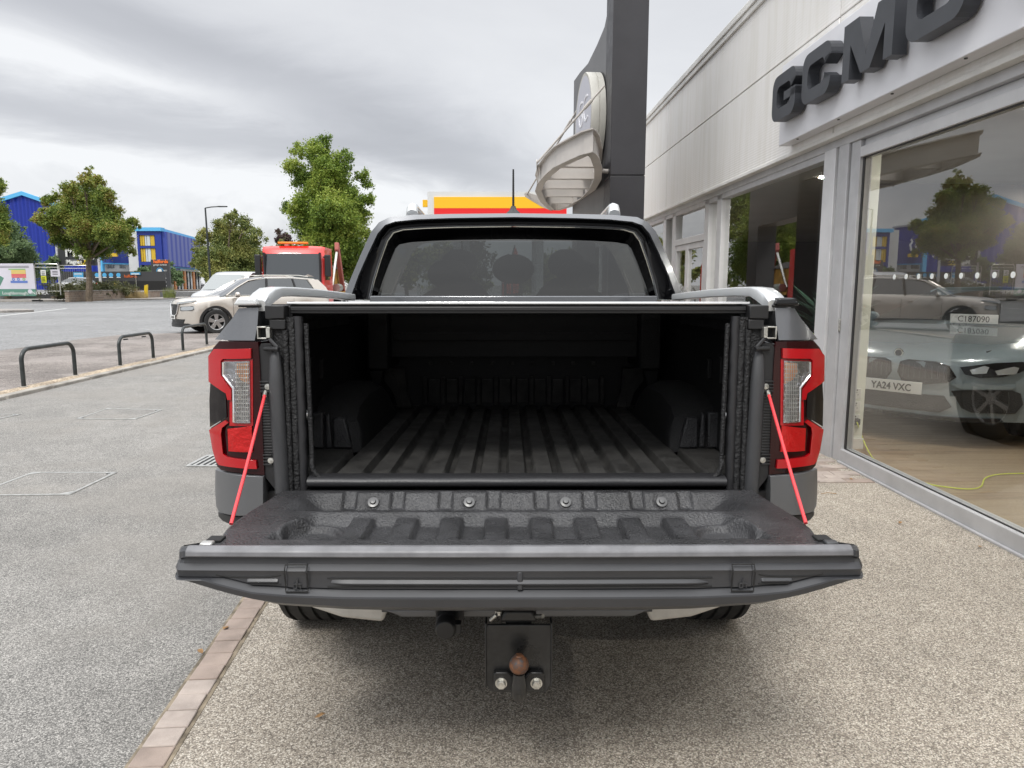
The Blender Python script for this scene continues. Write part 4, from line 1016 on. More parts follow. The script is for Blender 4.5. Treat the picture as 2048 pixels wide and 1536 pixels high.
for ch,y0,polys in lets:
    z0=2.885
    b=letter_mesh(polys,y0,z0,sx0-.115,sx0-.018); lo=b.build('letter','letter',sign,smooth=False)
    tag(lo,'raised letter '+ch)
    me=lo.data; bm=bmesh.new(); bm.from_mesh(me); bmesh.ops.remove_doubles(bm,verts=bm.verts,dist=.0005)
    # drop the hidden faces between neighbouring pieces
    seen={}
    for f in bm.faces: seen.setdefault(tuple(sorted(v.index for v in f.verts)),[]).append(f)
    dead=[f for fs in seen.values() if len(fs)>1 for f in fs]; bmesh.ops.delete(bm,geom=dead,context='FACES')
    bmesh.ops.recalc_face_normals(bm,faces=bm.faces); bm.to_mesh(me); bm.free()
# ---- yellow lead on the floor
M['lead']=mat('yellow_lead',(.55,.62,.04),.5)
def FLW(u,v,z=.04): return WF.on(u,v,2,z)
lead=thing('extension_lead','yellow extension lead plugged in by the pier and lying on the showroom floor','cable')
pl=SF.R@Vector((.285,6.01,.275))+SF.loc
pts=[pl,pl+Vector((0,-.03,-.02)),FLW(1722,868,.14),FLW(1745,915),FLW(1790,942),FLW(1850,966),FLW(1900,975),FLW(1940,978),FLW(1962,973),FLW(1970,957),FLW(1995,949),FLW(2048,947),FLW(2130,950)]
cr=[]
for i in range(len(pts)-1):
    p0,p1,p2,p3=pts[max(i-1,0)],pts[i],pts[i+1],pts[min(i+2,len(pts)-1)]
    for k in range(6):
        q=k/6; cr.append(.5*((2*p1)+(p2-p0)*q+(2*p0-5*p1+4*p2-p3)*q*q+(-p0+3*p1-3*p2+p3)*q**3))
b=MB(); b.tube(cr,.005,8); b.build('cable_run','lead',lead)
b=MB(); b.box(pl.x-.028,pl.x+.028,pl.y-.02,pl.y+.025,pl.z-.028,pl.z+.028); b.build('plug','blk',lead,bevel=.008)
# ================================================================ PYLON AND CANOPY
M['pylon']=mat('charcoal_panel',(.034,.033,.037),.5,.1,var=(1.5,.12),rvar=.06); M['pylonw']=mat('grey_wing_panel',(.10,.098,.10),.42,.15,var=(1.5,.14))
M['disc']=mat('pale_sign_drum',(.47,.46,.42),.5,var=(2,.15)); M['discface']=mat('sign_face',(.42,.42,.47),.3)
M['beige']=mat('pale_painted_steel',(.50,.47,.44),.45,var=(2,.10))
py=thing('sign_pylon','tall charcoal pylon with curved wing and round pale drum sign','sign pylon')
b=MB(); b.box(1.18,1.598,8.8,9.4,0,2.74); b.box(1.18,1.598,8.8,9.4,2.748,5.2); b.box(1.18,1.598,8.8,9.4,5.208,8.6); b.build('column','pylon',py,bevel=.006)
wo=Vector((1.215,8.97)); wd_=Vector((-.17,2.2)).normalized()
WP=Fr((wo.x,wo.y,0),0,math.atan2(wd_.y,wd_.x))   # local x runs along the wing
def wp(u,v): q=WP.on(u,v,1,0); return (q.x,q.z)
top=[wp(1148,162),wp(1160,145),wp(1176,127),wp(1194,90),wp(1209,54),wp(1217,15)]
xf=top[0][0]
pts=[(0,0),(0,8.9),(.02,7.5)]+list(reversed(top[:]))+[(xf,0),(xf-.6,0),(xf-.6,2.75),(.35,2.75),(.35,0)]
pts=[(0,0),(0,8.4),(.04,6.6)]+[q for q in reversed(top)]+[(xf,0),(xf-.5,0),(xf-.5,2.35),(.3,2.35),(.3,0)]
b=MB(); b.prism([(p[0],p[1]) for p in pts],-.0,-.29,'xz'); wing=b.build('wing','pylonw',py,smooth=False); wing.location=(wo.x,wo.y,0); wing.rotation_euler=(0,0,math.atan2(wd_.y,wd_.x))
# drum sign on the road side of the wing (local +y side)
dc=wp(1196,246); dcx=dc[0]; dcz=dc[1]
dr=.62
drum=MB(); drum.lathe([(0,.0),(dr*.86,.0),(dr,.02),(dr,.09),(dr*.985,.093),(dr*.985,.10),(dr,.105),(dr,.19),(dr*.985,.205),(dr*.93,.20),(0,.20)],axis='y',c=(dcx,.0,dcz),n=56)
dro=drum.build('sign_drum','disc',py); dro.location=wing.location; dro.rotation_euler=wing.rotation_euler
b=MB(); b.lathe([(0,.201),(dr*.925,.201),(dr*.925,.205),(0,.206)],axis='y',c=(dcx,0,dcz),n=56); b.build('sign_face','discface',dro)
text('lettering','GC',.50,'signw',dro,(dcx+.34,.209,dcz-.04),(-1,0,0),(0,0,1),.004,bold=-.008)
text('lettering','MOTORS',.17,'signw',dro,(dcx+.36,.209,dcz-.29),(-1,0,0),(0,0,1),.004)
cz0,cz1=2.72,2.935
def C2(u,v,z): q=WF.on(u,v,2,z); return Vector((q.x,q.y))
outl=[(1185.3,304),(1193,309),(1198.7,317),(1204.7,338),(1203,359),(1191,380),(1173,398),(1146,413),(1119,421),(1098,420),(1080.5,404),(1070,383),(1074.5,368),(1089.5,350),(1107,335),(1134,322),(1161,310)]
op=[C2(u,v,cz0) for u,v in outl]; cc_=sum(op,Vector((0,0)))/len(op)
can=thing('entrance_canopy','pale leaf-shaped steel canopy frame held to the pylon by tie rods','canopy')
def offs(pts,d):
    n=len(pts); out=[]
    for i in range(n):
        t=(pts[(i+1)%n]-pts[i-1]).normalized(); nn=Vector((-t.y,t.x)); 
        if nn.dot(cc_-pts[i])<0: nn=-nn
        out.append(pts[i]+nn*d)
    return out
ip=offs(op,.09); mp_=offs(op,.04); mq_=offs(op,.052)
def band3(b,A,B,z0,z1):
    n=len(A); rings=[]
    for i in range(n): rings.append([(A[i].x,A[i].y,z0),(B[i].x,B[i].y,z0),(B[i].x,B[i].y,z1),(A[i].x,A[i].y,z1)])
    b.loft(rings,closed=True)
b=MB(); band3(b,op,ip,cz0,cz0+.014); band3(b,op,ip,cz1,cz1+.014); band3(b,mp_,mq_,cz0+.014,cz1); b.build('ring_beam','beige',can,smooth=False)
for Y in (8.2,9.1,10.0,10.9,11.8):
    xsx=[]
    for i in range(len(mq_)):
        a,c=mq_[i],mq_[(i+1)%len(mq_)]
        if (a.y-Y)*(c.y-Y)<0: xsx.append(a.x+(c.x-a.x)*(Y-a.y)/(c.y-a.y))
    if len(xsx)>=2: b=MB(); b.box(min(xsx),max(xsx),Y,Y+.01,cz0+.03,cz1-.005); b.box(min(xsx)+.02,max(xsx)-.02,Y-.04,Y+.05,cz0+.02,cz0+.03); b.build('cross_beam','beige',can)
e1=WF.on(1074,326,2,cz1+.03); e2=WF.on(1054,389,2,cz1+.03)
ends=[(e1,W(1209,171,8.80)),(e2,Vector((1.03,10.9,4.1)))]
for e,q in ends:
    tgt=min(op,key=lambda p:(p-Vector((e.x,e.y))).length)
    d=(tgt-Vector((e.x,e.y))); dn=d.normalized(); pn=Vector((-dn.y,dn.x))*.006
    b=MB(); E2=Vector((e.x,e.y))
    prof=[(-.03,-.02),(-.05,.03),(-.02,.06),(.04,.045),(d.length*.6,.0),(d.length+.05,.012),(d.length+.05,-.24),(d.length*.7,-.18),(.04,-.06)]
    v=[]
    for sg in (-1,1):
        for a,z in prof: p=E2+dn*a+pn*sg; v.append((p.x,p.y,e.z-.02+z))
    n=len(prof); b.add(v,[tuple(range(n)),tuple(range(2*n-1,n-1,-1))]+[(i,i+n,(i+1)%n+n,(i+1)%n) for i in range(n)]); b.build('rod_bracket','beige',can)
    b=MB(); b.tube([e,q],.013,10); rd=b.build('tie_rod','beige',can)
    b=MB(); m1=e.lerp(q,.72); m2=e.lerp(q,.82); b.tube([m1,m2],.022,10); b.build('turnbuckle','beige',rd)
for Y,z in ((8.95,cz0+.10),(10.4,cz0+.1)): b=MB(); b.cyl((1.0,Y,z),(1.21-(.077*(Y-8.9)),Y+.05,z),.026,n=10); b.build('fixing_stub','beige',can)
# ================================================================ CARS
def lerpt(tab,y):
    if y<=tab[0][0]: return tab[0][1]
    for (a,b_),(c,d) in zip(tab,tab[1:]):
        if y<=c: t=(y-a)/(c-a); return b_+(d-b_)*t
    return tab[-1][1]
def front_d(x,hw,dm,p=2.4): return dm*(min(1,abs(x)/hw))**p
def car_shell(t,paint,Lc,hw,zc,dm,dr_,whe,R,zlow,roof,belt,wt,glass='carglass',clad=None,archk=1.14,pillars=True,smooth_r=60,trimm='blk'):
    """t root. zc: centre-line height table of bonnet/boot. roof: table y,z of the greenhouse."""
    ys=sorted(set([.004,.02,.05,.1,.17,.26,.36]+[dm+.08*i for i in range(int((Lc-dm-dr_)/.08)+1)]+[Lc-k for k in (.36,.26,.17,.1,.05,.02,.004) if k<dr_+.1]))
    rings=[]
    for y in ys:
        wv=1.0
        if y<dm: wv=min(wv,(y/dm)**(1/2.4))
        if Lc-y<dr_: wv=min(wv,((Lc-y)/dr_)**(1/2.4))
        w_=hw*max(.25,wv); z=lerpt(zc,y); zb=zlow
        for yw in whe:
            d=abs(y-yw)
            if d<R*archk: zb=max(zb,R+math.sqrt((R*archk)**2-d*d))
        zs=min(z-.03,lerpt(belt,y)); zb2=min(zb,zs-.06)
        zm=max((zlow+zs)/2+.05,zb2+.02)
        e=[(w_*.72,zlow if zb==zlow else zb2),(w_*.97,zb2),(w_*1.0,max(zb2+.005,zm)),(w_*.985,zs-.02),(w_*.93,zs+.035 if zs+.035<z else z-.005),(w_*.6,z-.012),(0,z)]
        rings.append([(x,y,q) for x,q in e]+[(-x,y,q) for x,q in reversed(e[:-1])])
    b=MB(); b.loft(rings); b.build('body',paint,t,ang=smooth_r)
    # greenhouse
    gr=[]
    for y,z in roof:
        zb=lerpt(belt,y)-.01; k=smst(z-zb,0,.35); wb=hw*.93; wr=wt*(1-.0*k)
        top=z; ww=wb+(wr-wb)*k
        gr.append([(wb,y,zb),(ww,y,max(zb+.002,top-.05*k)),(ww*.86,y,max(zb+.003,top-.012*k)),(0,y,max(zb+.004,top)),(-ww*.86,y,max(zb+.003,top-.012*k)),(-ww,y,max(zb+.002,top-.05*k)),(-wb,y,zb)])
    b=MB(); b.loft(gr); b.build('windows',glass,t,ang=30)
    hi=max(z for y,z in roof); rt=[(g,r) for g,r in zip(gr,roof) if r[1]>hi-.085]
    b=MB(); 
    b.loft([[Vector(p)+Vector((math.copysign(.006,p[0]) if abs(p[0])>.01 else 0,0,.006)) for p in g[1:6]]+[Vector(p)+Vector((0,0,-.02)) for p in reversed(g[1:6])] for g,r in rt]); b.build('roof',paint,t,ang=50)
    return gr
def pillar(t,pts,w_,m,name='pillar'):
    b=MB(); b.tube(pts,w_,6); return b.build(name,m,t)
def plate(t,txt,x,y,z,col='plate_w',w_=.52,h=.11,rz=0,dy=-.006):
    b=MB(); b.box(x-w_/2,x+w_/2,y-.006,y,z-h/2,z+h/2); p=b.build('number_plate',col,t,bevel=.003)
    text('lettering',txt,.088,'platetxt',p,(x,y-.009,z-.031),(1,0,0),(0,0,1),.001,'CENTER',bold=.002,sx=.86); return p
M['plate_w']=mat('plate_white',(.75,.75,.73),.4); M['plate_y']=mat('plate_yellow',(.75,.55,.03),.4); M['platetxt']=mat('plate_black',(.02,.02,.02),.5)
M['champagne']=mat('champagne_paint',(.56,.515,.46),.25,.35,coat=1.); M['bluegrey']=mat('blue_grey_paint',(.225,.275,.30),.24,.10,coat=1.)
M['vanwhite']=mat('pale_silver_paint',(.50,.51,.52),.28,.3,coat=1.); M['lampglass']=mat('headlamp_glass',(.55,.58,.60),.08,.6,coat=1.,bump=(40,.5,.01))
M['red']=mat('lorry_red',(.72,.028,.022),.35,coat=.6); M['mesh']=mat('grille_mesh',(.018,.018,.018),.5,bump=(120,1.,.01))
# --- coupe in the showroom
hd=rad(50); pp=W(1784,770,6.42)
coupe=thing('coupe','blue grey coupe inside the showroom with plate YA24 VXC','car',(pp.x+.02,pp.y,.075),rz=-hd)
HWc=.97; DMc=.40
dfc=lambda x,z: front_d(x,HWc,DMc)+.05*max(0,(z-.60)/.2)**2-.0
car_shell(coupe,'bluegrey',4.85,HWc,[(0,.70),(.06,.745),(.2,.79),(.6,.87),(1.5,1.0),(3.9,1.02),(4.6,.98),(4.85,.93)],DMc,.4,(.86,3.68),.345,.20,[(1.35,.90),(1.6,1.02),(2.35,1.34),(2.9,1.355),(3.4,1.30),(4.3,1.02)],[(0,.66),(.5,.78),(1.4,.93),(4.4,.95),(4.85,.85)],.60)
for s in (-1,1):
    for y in (.86,3.68): wheel(coupe,(s*.83,y,.345),.345,.25,2,s,16,'blkgloss' if 0 else 'jambgrey')
    kid=[(s*.03,.59),(s*.045,.68),(s*.10,.70),(s*.32,.695),(s*.42,.665),(s*.475,.575),(s*.42,.53),(s*.27,.505),(s*.07,.520)]
    k=sheet('kidney_grille',kid,dfc,.02,'mesh',coupe,step=.04,off=-.012,bevel=.004)
    fr=[(p[0]*1.0,p[1]) for p in kid]
    b=MB(); b.tube([(x,dfc(x,z)-.016,z) for x,z in fr],.008,8,closed=True); b.build('grille_frame','blkgloss',k)
    b=MB()
    for i in range(8): xx=s*(.07+.046*i); b.box(xx-.004,xx+.004,dfc(xx,.60)-.022,dfc(xx,.60)-.006,.55,.66)
    split_build(b,'grille_slat','jambgrey',k)
    hl=[(s*.50,.665),(s*.54,.605),(s*.64,.580),(s*.78,.595),(s*.88,.635),(s*.955,.705),(s*.88,.725),(s*.72,.710)]
    h_=sheet('headlamp',hl,lambda x,z:front_d(x,HWc,DMc)+.16*max(0,z-.60),.06,'blkgloss',coupe,step=.03,off=-.030,bevel=.003)
    for xa,xb in ((.57,.68),(.73,.86)):
        q=[(s*xa,.645),(s*(xa+.02),.610),(s*xb,.622),(s*(xb+.012),.675),(s*(xb-.02),.685)]
        sheet('daytime_light',q,lambda x,z:front_d(x,HWc,DMc)+.16*max(0,z-.60),.008,'lampglass',h_,step=.02,off=-.038)
    si=[(s*.45,.455),(s*.53,.465),(s*.84,.48),(s*.89,.455),(s*.91,.36),(s*.87,.28),(s*.60,.275),(s*.53,.31)]
    sheet('side_intake',si,dfc,.02,'mesh',coupe,step=.04,off=-.010,bevel=.006)
    sheet('intake_blade',[(s*.44,.52),(s*.60,.535),(s*.86,.51),(s*.84,.49),(s*.52,.475)],dfc,.02,'bluegrey',coupe,step=.04,off=-.022,bevel=.006)
    b=MB(); b.tube([(s*.62,.30,.79),(s*.74,.75,.845),(s*.82,1.35,.945)],.006,6); b.build('bonnet_seam','dark',coupe)
    b=MB(); b.sphere((s*1.0,1.75,1.0),(.10,.06,.065),8); b.build('door_mirror','bluegrey',coupe)
sheet('lower_grille',[(-.40,.405),(.40,.405),(.46,.31),(.38,.255),(-.38,.255),(-.46,.31)],dfc,.02,'mesh',coupe,step=.04,off=-.010,bevel=.006)
sheet('front_splitter',[(-.80,.205),(-.78,.235),(-.4,.225),(.4,.225),(.78,.235),(.80,.205),(.6,.19),(-.6,.19)],dfc,.15,'blkgloss',coupe,step=.05,off=-.035,bevel=.004)
plate(coupe,'YA24 VXC',-.02,-.014,.455)
b=MB(); b.lathe([(0,-.010),(.036,-.008),(.041,.0)],axis='y',c=(0,.05,.755),n=24); bd=b.build('badge','chrome',coupe)
b=MB(); b.lathe([(0,-.0125),(.029,-.0105),(.029,.0)],axis='y',c=(0,.05,.755),n=24); b.build('badge_face','blkgloss',bd)
cd_=MB(); cd_.box(-.02,.40,1.30,1.31,.985,1.075); cd_=cd_.build('stock_card','plate_w',coupe)
text('lettering','C187090',.085,'platetxt',cd_,(.19,1.295,1.0),(1,0,0),(0,0,1),.001,'CENTER',sx=.9)
# --- beige SUV
SUVRZ=rad(-52)
suv=thing('suv','beige SUV with dark wheel arches turning off the road behind the hoop barriers','car',(-9.95,20.95,-.012),rz=SUVRZ)
HWs=.92; DMs=.42
dfs=lambda x,z: front_d(x,HWs,DMs)
suvgr=car_shell(suv,'champagne',4.68,HWs,[(0,.90),(.05,.98),(.2,1.035),(.6,1.085),(1.25,1.14),(4.2,1.15),(4.6,1.10),(4.68,1.0)],DMs,.25,(.95,3.66),.355,.26,[(1.10,1.08),(1.25,1.16),(2.0,1.60),(2.5,1.685),(3.3,1.70),(4.1,1.64),(4.3,1.52),(4.55,1.15)],[(0,.84),(.5,.94),(1.3,1.06),(3.6,1.12),(4.6,1.12)],.66)
for s in (-1,1):
    for y in (.95,3.66):
        wheel(suv,(s*.82,y,.362),.362,.235,0,s,5)
        b=MB(); rings=[]
        for i in range(25):
            a=rad(-8+196*i/24); c_,s_=math.cos(a),math.sin(a); rings.append([(s*.905,y+.395*c_,.362+.395*s_),(s*.938,y+.40*c_,.362+.40*s_),(s*.938,y+.465*c_,.362+.465*s_),(s*.905,y+.475*c_,.362+.475*s_)])
        b.loft(rings); b.build('wheel_arch_trim','blk',suv,ang=50)
    b=MB(); b.box(s*.86,s*.935,1.42,3.18,.26,.40); b.build('sill_trim','blk',suv,bevel=.02)
    hl=[(s*.36,.925),(s*.62,.955),(s*.86,1.0),(s*.90,.985),(s*.80,.945),(s*.55,.895),(s*.36,.89)]
    sheet('headlamp',hl,lambda x,z:dfs(x,z)+.35*max(0,abs(x)-.7),.04,'lampglass',suv,step=.04,off=-.02)
    fl=[(s*.50,.80),(s*.86,.83),(s*.87,.74),(s*.82,.71),(s*.50,.70)]
    f_=sheet('fog_lamp',fl,dfs,.03,'lampglass',suv,step=.04,off=-.015,bevel=.004)
    b=MB(); b.tube([(x,dfs(x,z)-.018,z) for x,z in fl],.010,6,closed=True); b.build('lamp_bezel','blk',f_)
    b=MB(); rr_=[(s*1.02,1.62,1.10,.0)]; b.sphere((s*1.05,1.55,1.155),(.12,.075,.075),10); mm=b.build('door_mirror','champagne',suv)
    b=MB(); b.sphere((s*1.03,1.555,1.115),(.10,.07,.05),8); b.build('mirror_base','blk',mm)
    # pillars, window trims
    wbx=HWs*.93+.004
    def gp(y,z):   # a point on the side glass at height z
        g=min(suvgr,key=lambda q:abs(q[0][1]-y)); zb=1.10; k=(z-zb)/(1.62-zb); return (s*(wbx+(.668-wbx)*k),y,z)
    pillar(suv,[gp(1.28,1.12),gp(1.62,1.36),gp(1.98,1.56),gp(2.4,1.645)],.022,'champagne','window_pillar')
    pillar(suv,[gp(2.45,1.12),gp(2.52,1.40),gp(2.55,1.62)],.038,'blk','window_pillar')
    pillar(suv,[gp(3.42,1.13),gp(3.40,1.40),gp(3.36,1.62)],.036,'blk','window_pillar')
    b=MB(); q=[gp(3.78,1.12),gp(4.02,1.30),gp(3.86,1.60),gp(4.2,1.60),gp(4.42,1.36),gp(4.52,1.12)]
    b.prism([(p[1],p[2]) for p in (q[0],q[1],q[2],q[3],q[4],q[5])],s*.70,s*.80,'yz'); pts=[gp(p[1],p[2]) for p in q]
    b=MB(); v=[(p[0]+s*.012,p[1],p[2]) for p in pts]+[(p[0]-s*.05,p[1],p[2]) for p in pts]; n=6
    b.add(v,[tuple(range(n)),tuple(range(2*n-1,n-1,-1))]+[(i,i+n,(i+1)%n+n,(i+1)%n) for i in range(n)]); b.build('rear_quarter','champagne',suv)
    b=MB(); b.tube([gp(1.3,1.125),gp(2.4,1.128),gp(3.75,1.14),gp(4.02,1.30),gp(3.84,1.60)],.009,6); b.tube([gp(1.34,1.14),gp(1.66,1.38),gp(2.02,1.57),gp(2.6,1.632),gp(3.3,1.64),gp(3.84,1.605)],.008,6); split_build(b,'window_trim','steel',suv)
    for y in (1.45,2.55,3.3):
        b=MB(); b.tube([(s*(HWs+.001),y,.42),(s*(HWs+.002),y,.75),(s*(HWs-.01),y,1.02)],.004,5); b.build('door_seam','dark',suv)
    for y in (2.38,3.28): b=MB(); b.box(s*(HWs-.005),s*(HWs+.025),y-.16,y,.93,.955); b.build('door_handle','champagne',suv,bevel=.006)
    b=MB(); b.tube([(s*.60,2.2,1.70),(s*.61,2.5,1.73),(s*.61,3.6,1.73),(s*.60,3.9,1.69)],.014,6); b.build('roof_rail','steel',suv)
    sheet('tail_lamp',[(s*.45,1.02),(s*.45,1.1),(s*.88,1.12),(s*.90,1.0)],lambda x,z:4.68-front_d(x,HWs,.25)-.02,.04,'redlens',suv,step=.05)
gl=sheet('front_grille',[(-.42,.88),(.42,.88),(.30,.60),(.22,.56),(-.22,.56),(-.30,.60)],dfs,.03,'mesh',suv,step=.05,off=-.014)
b=MB(); b.tube([(x,dfs(x,z)-.022,z) for x,z in ((-.45,.90),(-.33,.61),(-.22,.55),(.22,.55),(.33,.61),(.45,.90))],.018,8); b.build('grille_trim','chrome',gl)
b=MB(); b.lathe([(.045,-.03),(.06,-.03),(.06,-.02),(.045,-.02)],axis='y',c=(0,.0,.76),n=24,); b.box(-.075,.075,-.032,-.02,.75,.77); b.build('badge','chrome',gl)
plate(suv,'GL73 VRU',0,-.02,.50)
sheet('lower_grille',[(-.62,.45),(.62,.45),(.55,.33),(-.55,.33)],dfs,.03,'mesh',suv,step=.05,off=-.010)
sheet('bumper_skid',[(-.70,.33),(.70,.33),(.85,.28),(.5,.22),(-.5,.22),(-.85,.28)],dfs,.10,'blk',suv,step=.05,off=-.03,bevel=.01)
b=MB(); b.prism([(4.0,1.70),(4.35,1.70),(4.15,1.775)],-.012,.012,'yz'); b.build('roof_aerial','champagne',suv)
# --- silver van
van=thing('van','silver white van facing the camera behind the beige SUV','van',(-11.75,27.6,-.012),rz=rad(-14))
def vanbody(t,paint,Lc,hw,H):
    prof=[(0,.35),(0,.62),(.06,.95),(.22,1.08),(.75,1.20),(1.45,H-.12),(1.75,H-.01),(2.6,H),(Lc-.15,H-.02),(Lc-.02,H-.18),(Lc,.8),(Lc,.35)]
    rings=[]
    for k,(f) in enumerate((0,.5,.85,.97,1.0)):
        rings.append(f)
    b=MB(); xs_=[-1,-.985,-.93,-.8,-.5,0,.5,.8,.93,.985,1]
    rg=[]
    for x in xs_:
        a=abs(x); dn=.10*a**3; ins=.0+.16*a**5; r=[]
        for y,z in prof:
            yy=y+ (ins if y<.5 else (ins*.5 if y<1.6 else 0)) - (ins*.3 if y>Lc-.2 else 0); tz=z-(.05*a**6 if z>H-.3 else 0); xw=hw*x*(1-.10*max(0,(z-1.15)/(H-1.15))**1.3); r.append((xw,yy,tz))
        rg.append(r)
    b.loft(rg); return b.build('body',paint,t,ang=40)
vanbody(van,'vanwhite',4.9,.95,1.97)
b=MB(); b.add([(-.80,.80,1.225),(.80,.80,1.225),(.72,1.42,1.82),(-.72,1.42,1.82)],[(0,1,2,3)]); b.v=[(x,y-.035,z+.02) for x,y,z in b.v]; b.build('windscreen','screen',van,smooth=False)
for s in (-1,1):
    b=MB(); f=lambda z: s*.95*(1-.10*((z-1.15)/.82)**1.3)+s*.008
    b.add([(f(1.22),1.15,1.22),(f(1.22),1.95,1.22),(f(1.75),1.95,1.78),(f(1.75),1.6,1.78)],[(0,1,2,3)]); b.add([(f(1.22),2.05,1.22),(f(1.22),4.5,1.22),(f(1.75),4.4,1.78),(f(1.75),2.05,1.78)],[(0,1,2,3)]); split_build(b,'side_window','carglass',van)
    sheet('headlamp',[(s*.52,.86),(s*.86,.93),(s*.90,.78),(s*.60,.76)],lambda x,z:.14*(abs(x)/.95)**5+.02,.04,'lampglass',van,step=.05,off=-.03)
    for y in (.95,3.95): wheel(van,(s*.84,y,.34),.34,.21,0,s,5)
    b=MB(); b.sphere((s*1.08,1.15,1.25),(.09,.06,.13),8); b.build('door_mirror','blk',van)
g_=sheet('front_grille',[(-.52,.86),(.52,.86),(.48,.70),(-.48,.70)],lambda x,z:.02,.03,'mesh',van,step=.1,off=-.03)
b=MB(); b.box(-.52,.52,-.022,-.005,.81,.83); b.box(-.5,.5,-.022,-.005,.74,.755); split_build(b,'grille_bar','chrome',g_)
b=MB(); b.lathe([(.05,-.03),(.075,-.03),(.075,-.01),(.05,-.01)],axis='y',c=(0,0,.78),n=20); b.build('badge','chrome',g_)
b=MB(); b.box(-.85,.85,-.03,.06,.35,.52); b.build('front_bumper','vanwhite',van,bevel=.03)
# --- lorry
lor=thing('skip_lorry','red cab skip lorry with raised loading arms beside the big tree','lorry',(-8.75,28.6,-.012),rz=rad(4))
cw=1.22
b=MB(); b.prism([(0,.75),(-.02,1.35),(.06,1.78),(.30,2.98),(.45,3.05),(2.0,3.05),(2.05,1.0),(1.6,.95),(1.45,.75)],-cw,cw,'yz'); 
cab=MB(); rg=[]
for x in (-1,-.97,-.88,-.5,0,.5,.88,.97,1):
    a=abs(x); ins=.14*a**6
    rg.append([(x*cw,y+(ins if y<.5 else 0),z-(.05*a**6 if z>2.9 else 0)) for y,z in ((0.0,.45),(-.02,1.35),(.05,1.62),(.27,2.80),(.50,2.98),(2.0,2.98),(2.05,1.0),(2.0,.50))])
cab.loft(rg); cab.build('cab','red',lor,ang=45)
b=MB(); b.add([(-1.08,.02,1.62),(1.08,.02,1.62),(1.05,.225,2.66),(-1.05,.225,2.66)],[(0,1,2,3)]); b.build('windscreen','carglass',lor,smooth=False)
b=MB(); b.box(-1.10,1.10,-.01,.06,1.40,1.58); b.box(-1.12,-1.06,.0,.25,1.5,2.7); b.box(1.06,1.12,.0,.25,1.5,2.7); split_build(b,'screen_surround','blk',lor)
b=MB(); b.box(-.9,.9,-.06,.02,.75,1.36); g_=b.build('front_grille','mesh',lor,bevel=.02)
b=MB()
for k in range(4): b.box(-.88,.88,-.08,-.05,.82+k*.13,.86+k*.13)
split_build(b,'grille_bar','jambgrey',g_)
b=MB(); b.box(-1.2,1.2,-.12,.10,.40,.72); b.build('front_bumper','red',lor,bevel=.04)
for s in (-1,1):
    b=MB(); b.box(s*1.25,s*1.48,.12,.30,1.75,2.62); b.box(s*1.18,s*1.30,.18,.24,2.5,2.56); b.build('door_mirror','blk',lor,bevel=.04)
    b=MB(); b.add([(s*(cw+.006),.38,1.62),(s*(cw+.006),1.35,1.62),(s*(cw+.006),1.35,2.55),(s*(cw+.006),.52,2.55)],[(0,1,2,3)]); b.build('side_window','carglass',lor)
    b=MB(); b.box(s*.80,s*1.15,-.10,-.04,1.0,1.22); b.build('headlamp','lampglass',lor,bevel=.03)
    for y in (1.1,4.4,5.7): wheel(lor,(s*1.05,y,.52),.52,.32,0,s,8)
M['amberbar']=mat('amber_beacon',(.85,.25,.02),.4); M['skipy']=mat('skip_yellow',(.42,.23,.04),.7,var=(3,.3)); M['tarp']=mat('dark_load_sheet',(.06,.055,.05),.8,bump=(4,.8,.05)); M['armred']=mat('pinkish_red_arm',(.42,.12,.10),.5)
b=MB(); b.box(-.62,.55,.42,.62,3.06,3.14); b.build('beacon_bar','amberbar',lor,bevel=.02)
b=MB(); b.box(-.50,.50,2.1,7.2,.75,.98); b.box(-1.2,1.2,2.15,7.0,1.0,1.10); b.build('chassis','dark',lor)
for s in (-1,1): b=MB(); b.box(s*1.20,s*1.26,2.2,7.0,.98,1.12); b.build('side_rail','skipy',lor,bevel=.01)
b=MB(); b.prism([(2.9,1.12),(2.5,2.15),(6.4,2.15),(5.9,1.12)],-.95,.95,'yz'); b.build('skip','skipy',lor,bevel=.03)
b=MB(); b.grid(lambda i,j:(-1.0+2*i,2.45+4.0*j,2.16+.38*math.sin(PI*i)*(.4+.6*abs(math.sin(5*j+2*i)))*math.sin(PI*j)**.4),14,24); b.build('load_sheet','tarp',lor)
for s in (-1,1):
    b=MB(); b.prism([(5.2,1.1),(5.5,1.1),(4.15,3.28),(3.95,3.32),(3.9,3.0)],s*1.02,s*1.20,'yz'); b.build('loading_arm','armred',lor,bevel=.02)
    b=MB(); b.cyl((s*1.28,2.5,1.30),(s*1.28,3.3,1.30),.17,n=18); b.build('air_tank','steel',lor)
    b=MB(); b.cyl((s*1.1,2.5,1.3),(s*1.1,4.1,3.0),.06); b.build('hydraulic_ram','steel',lor)
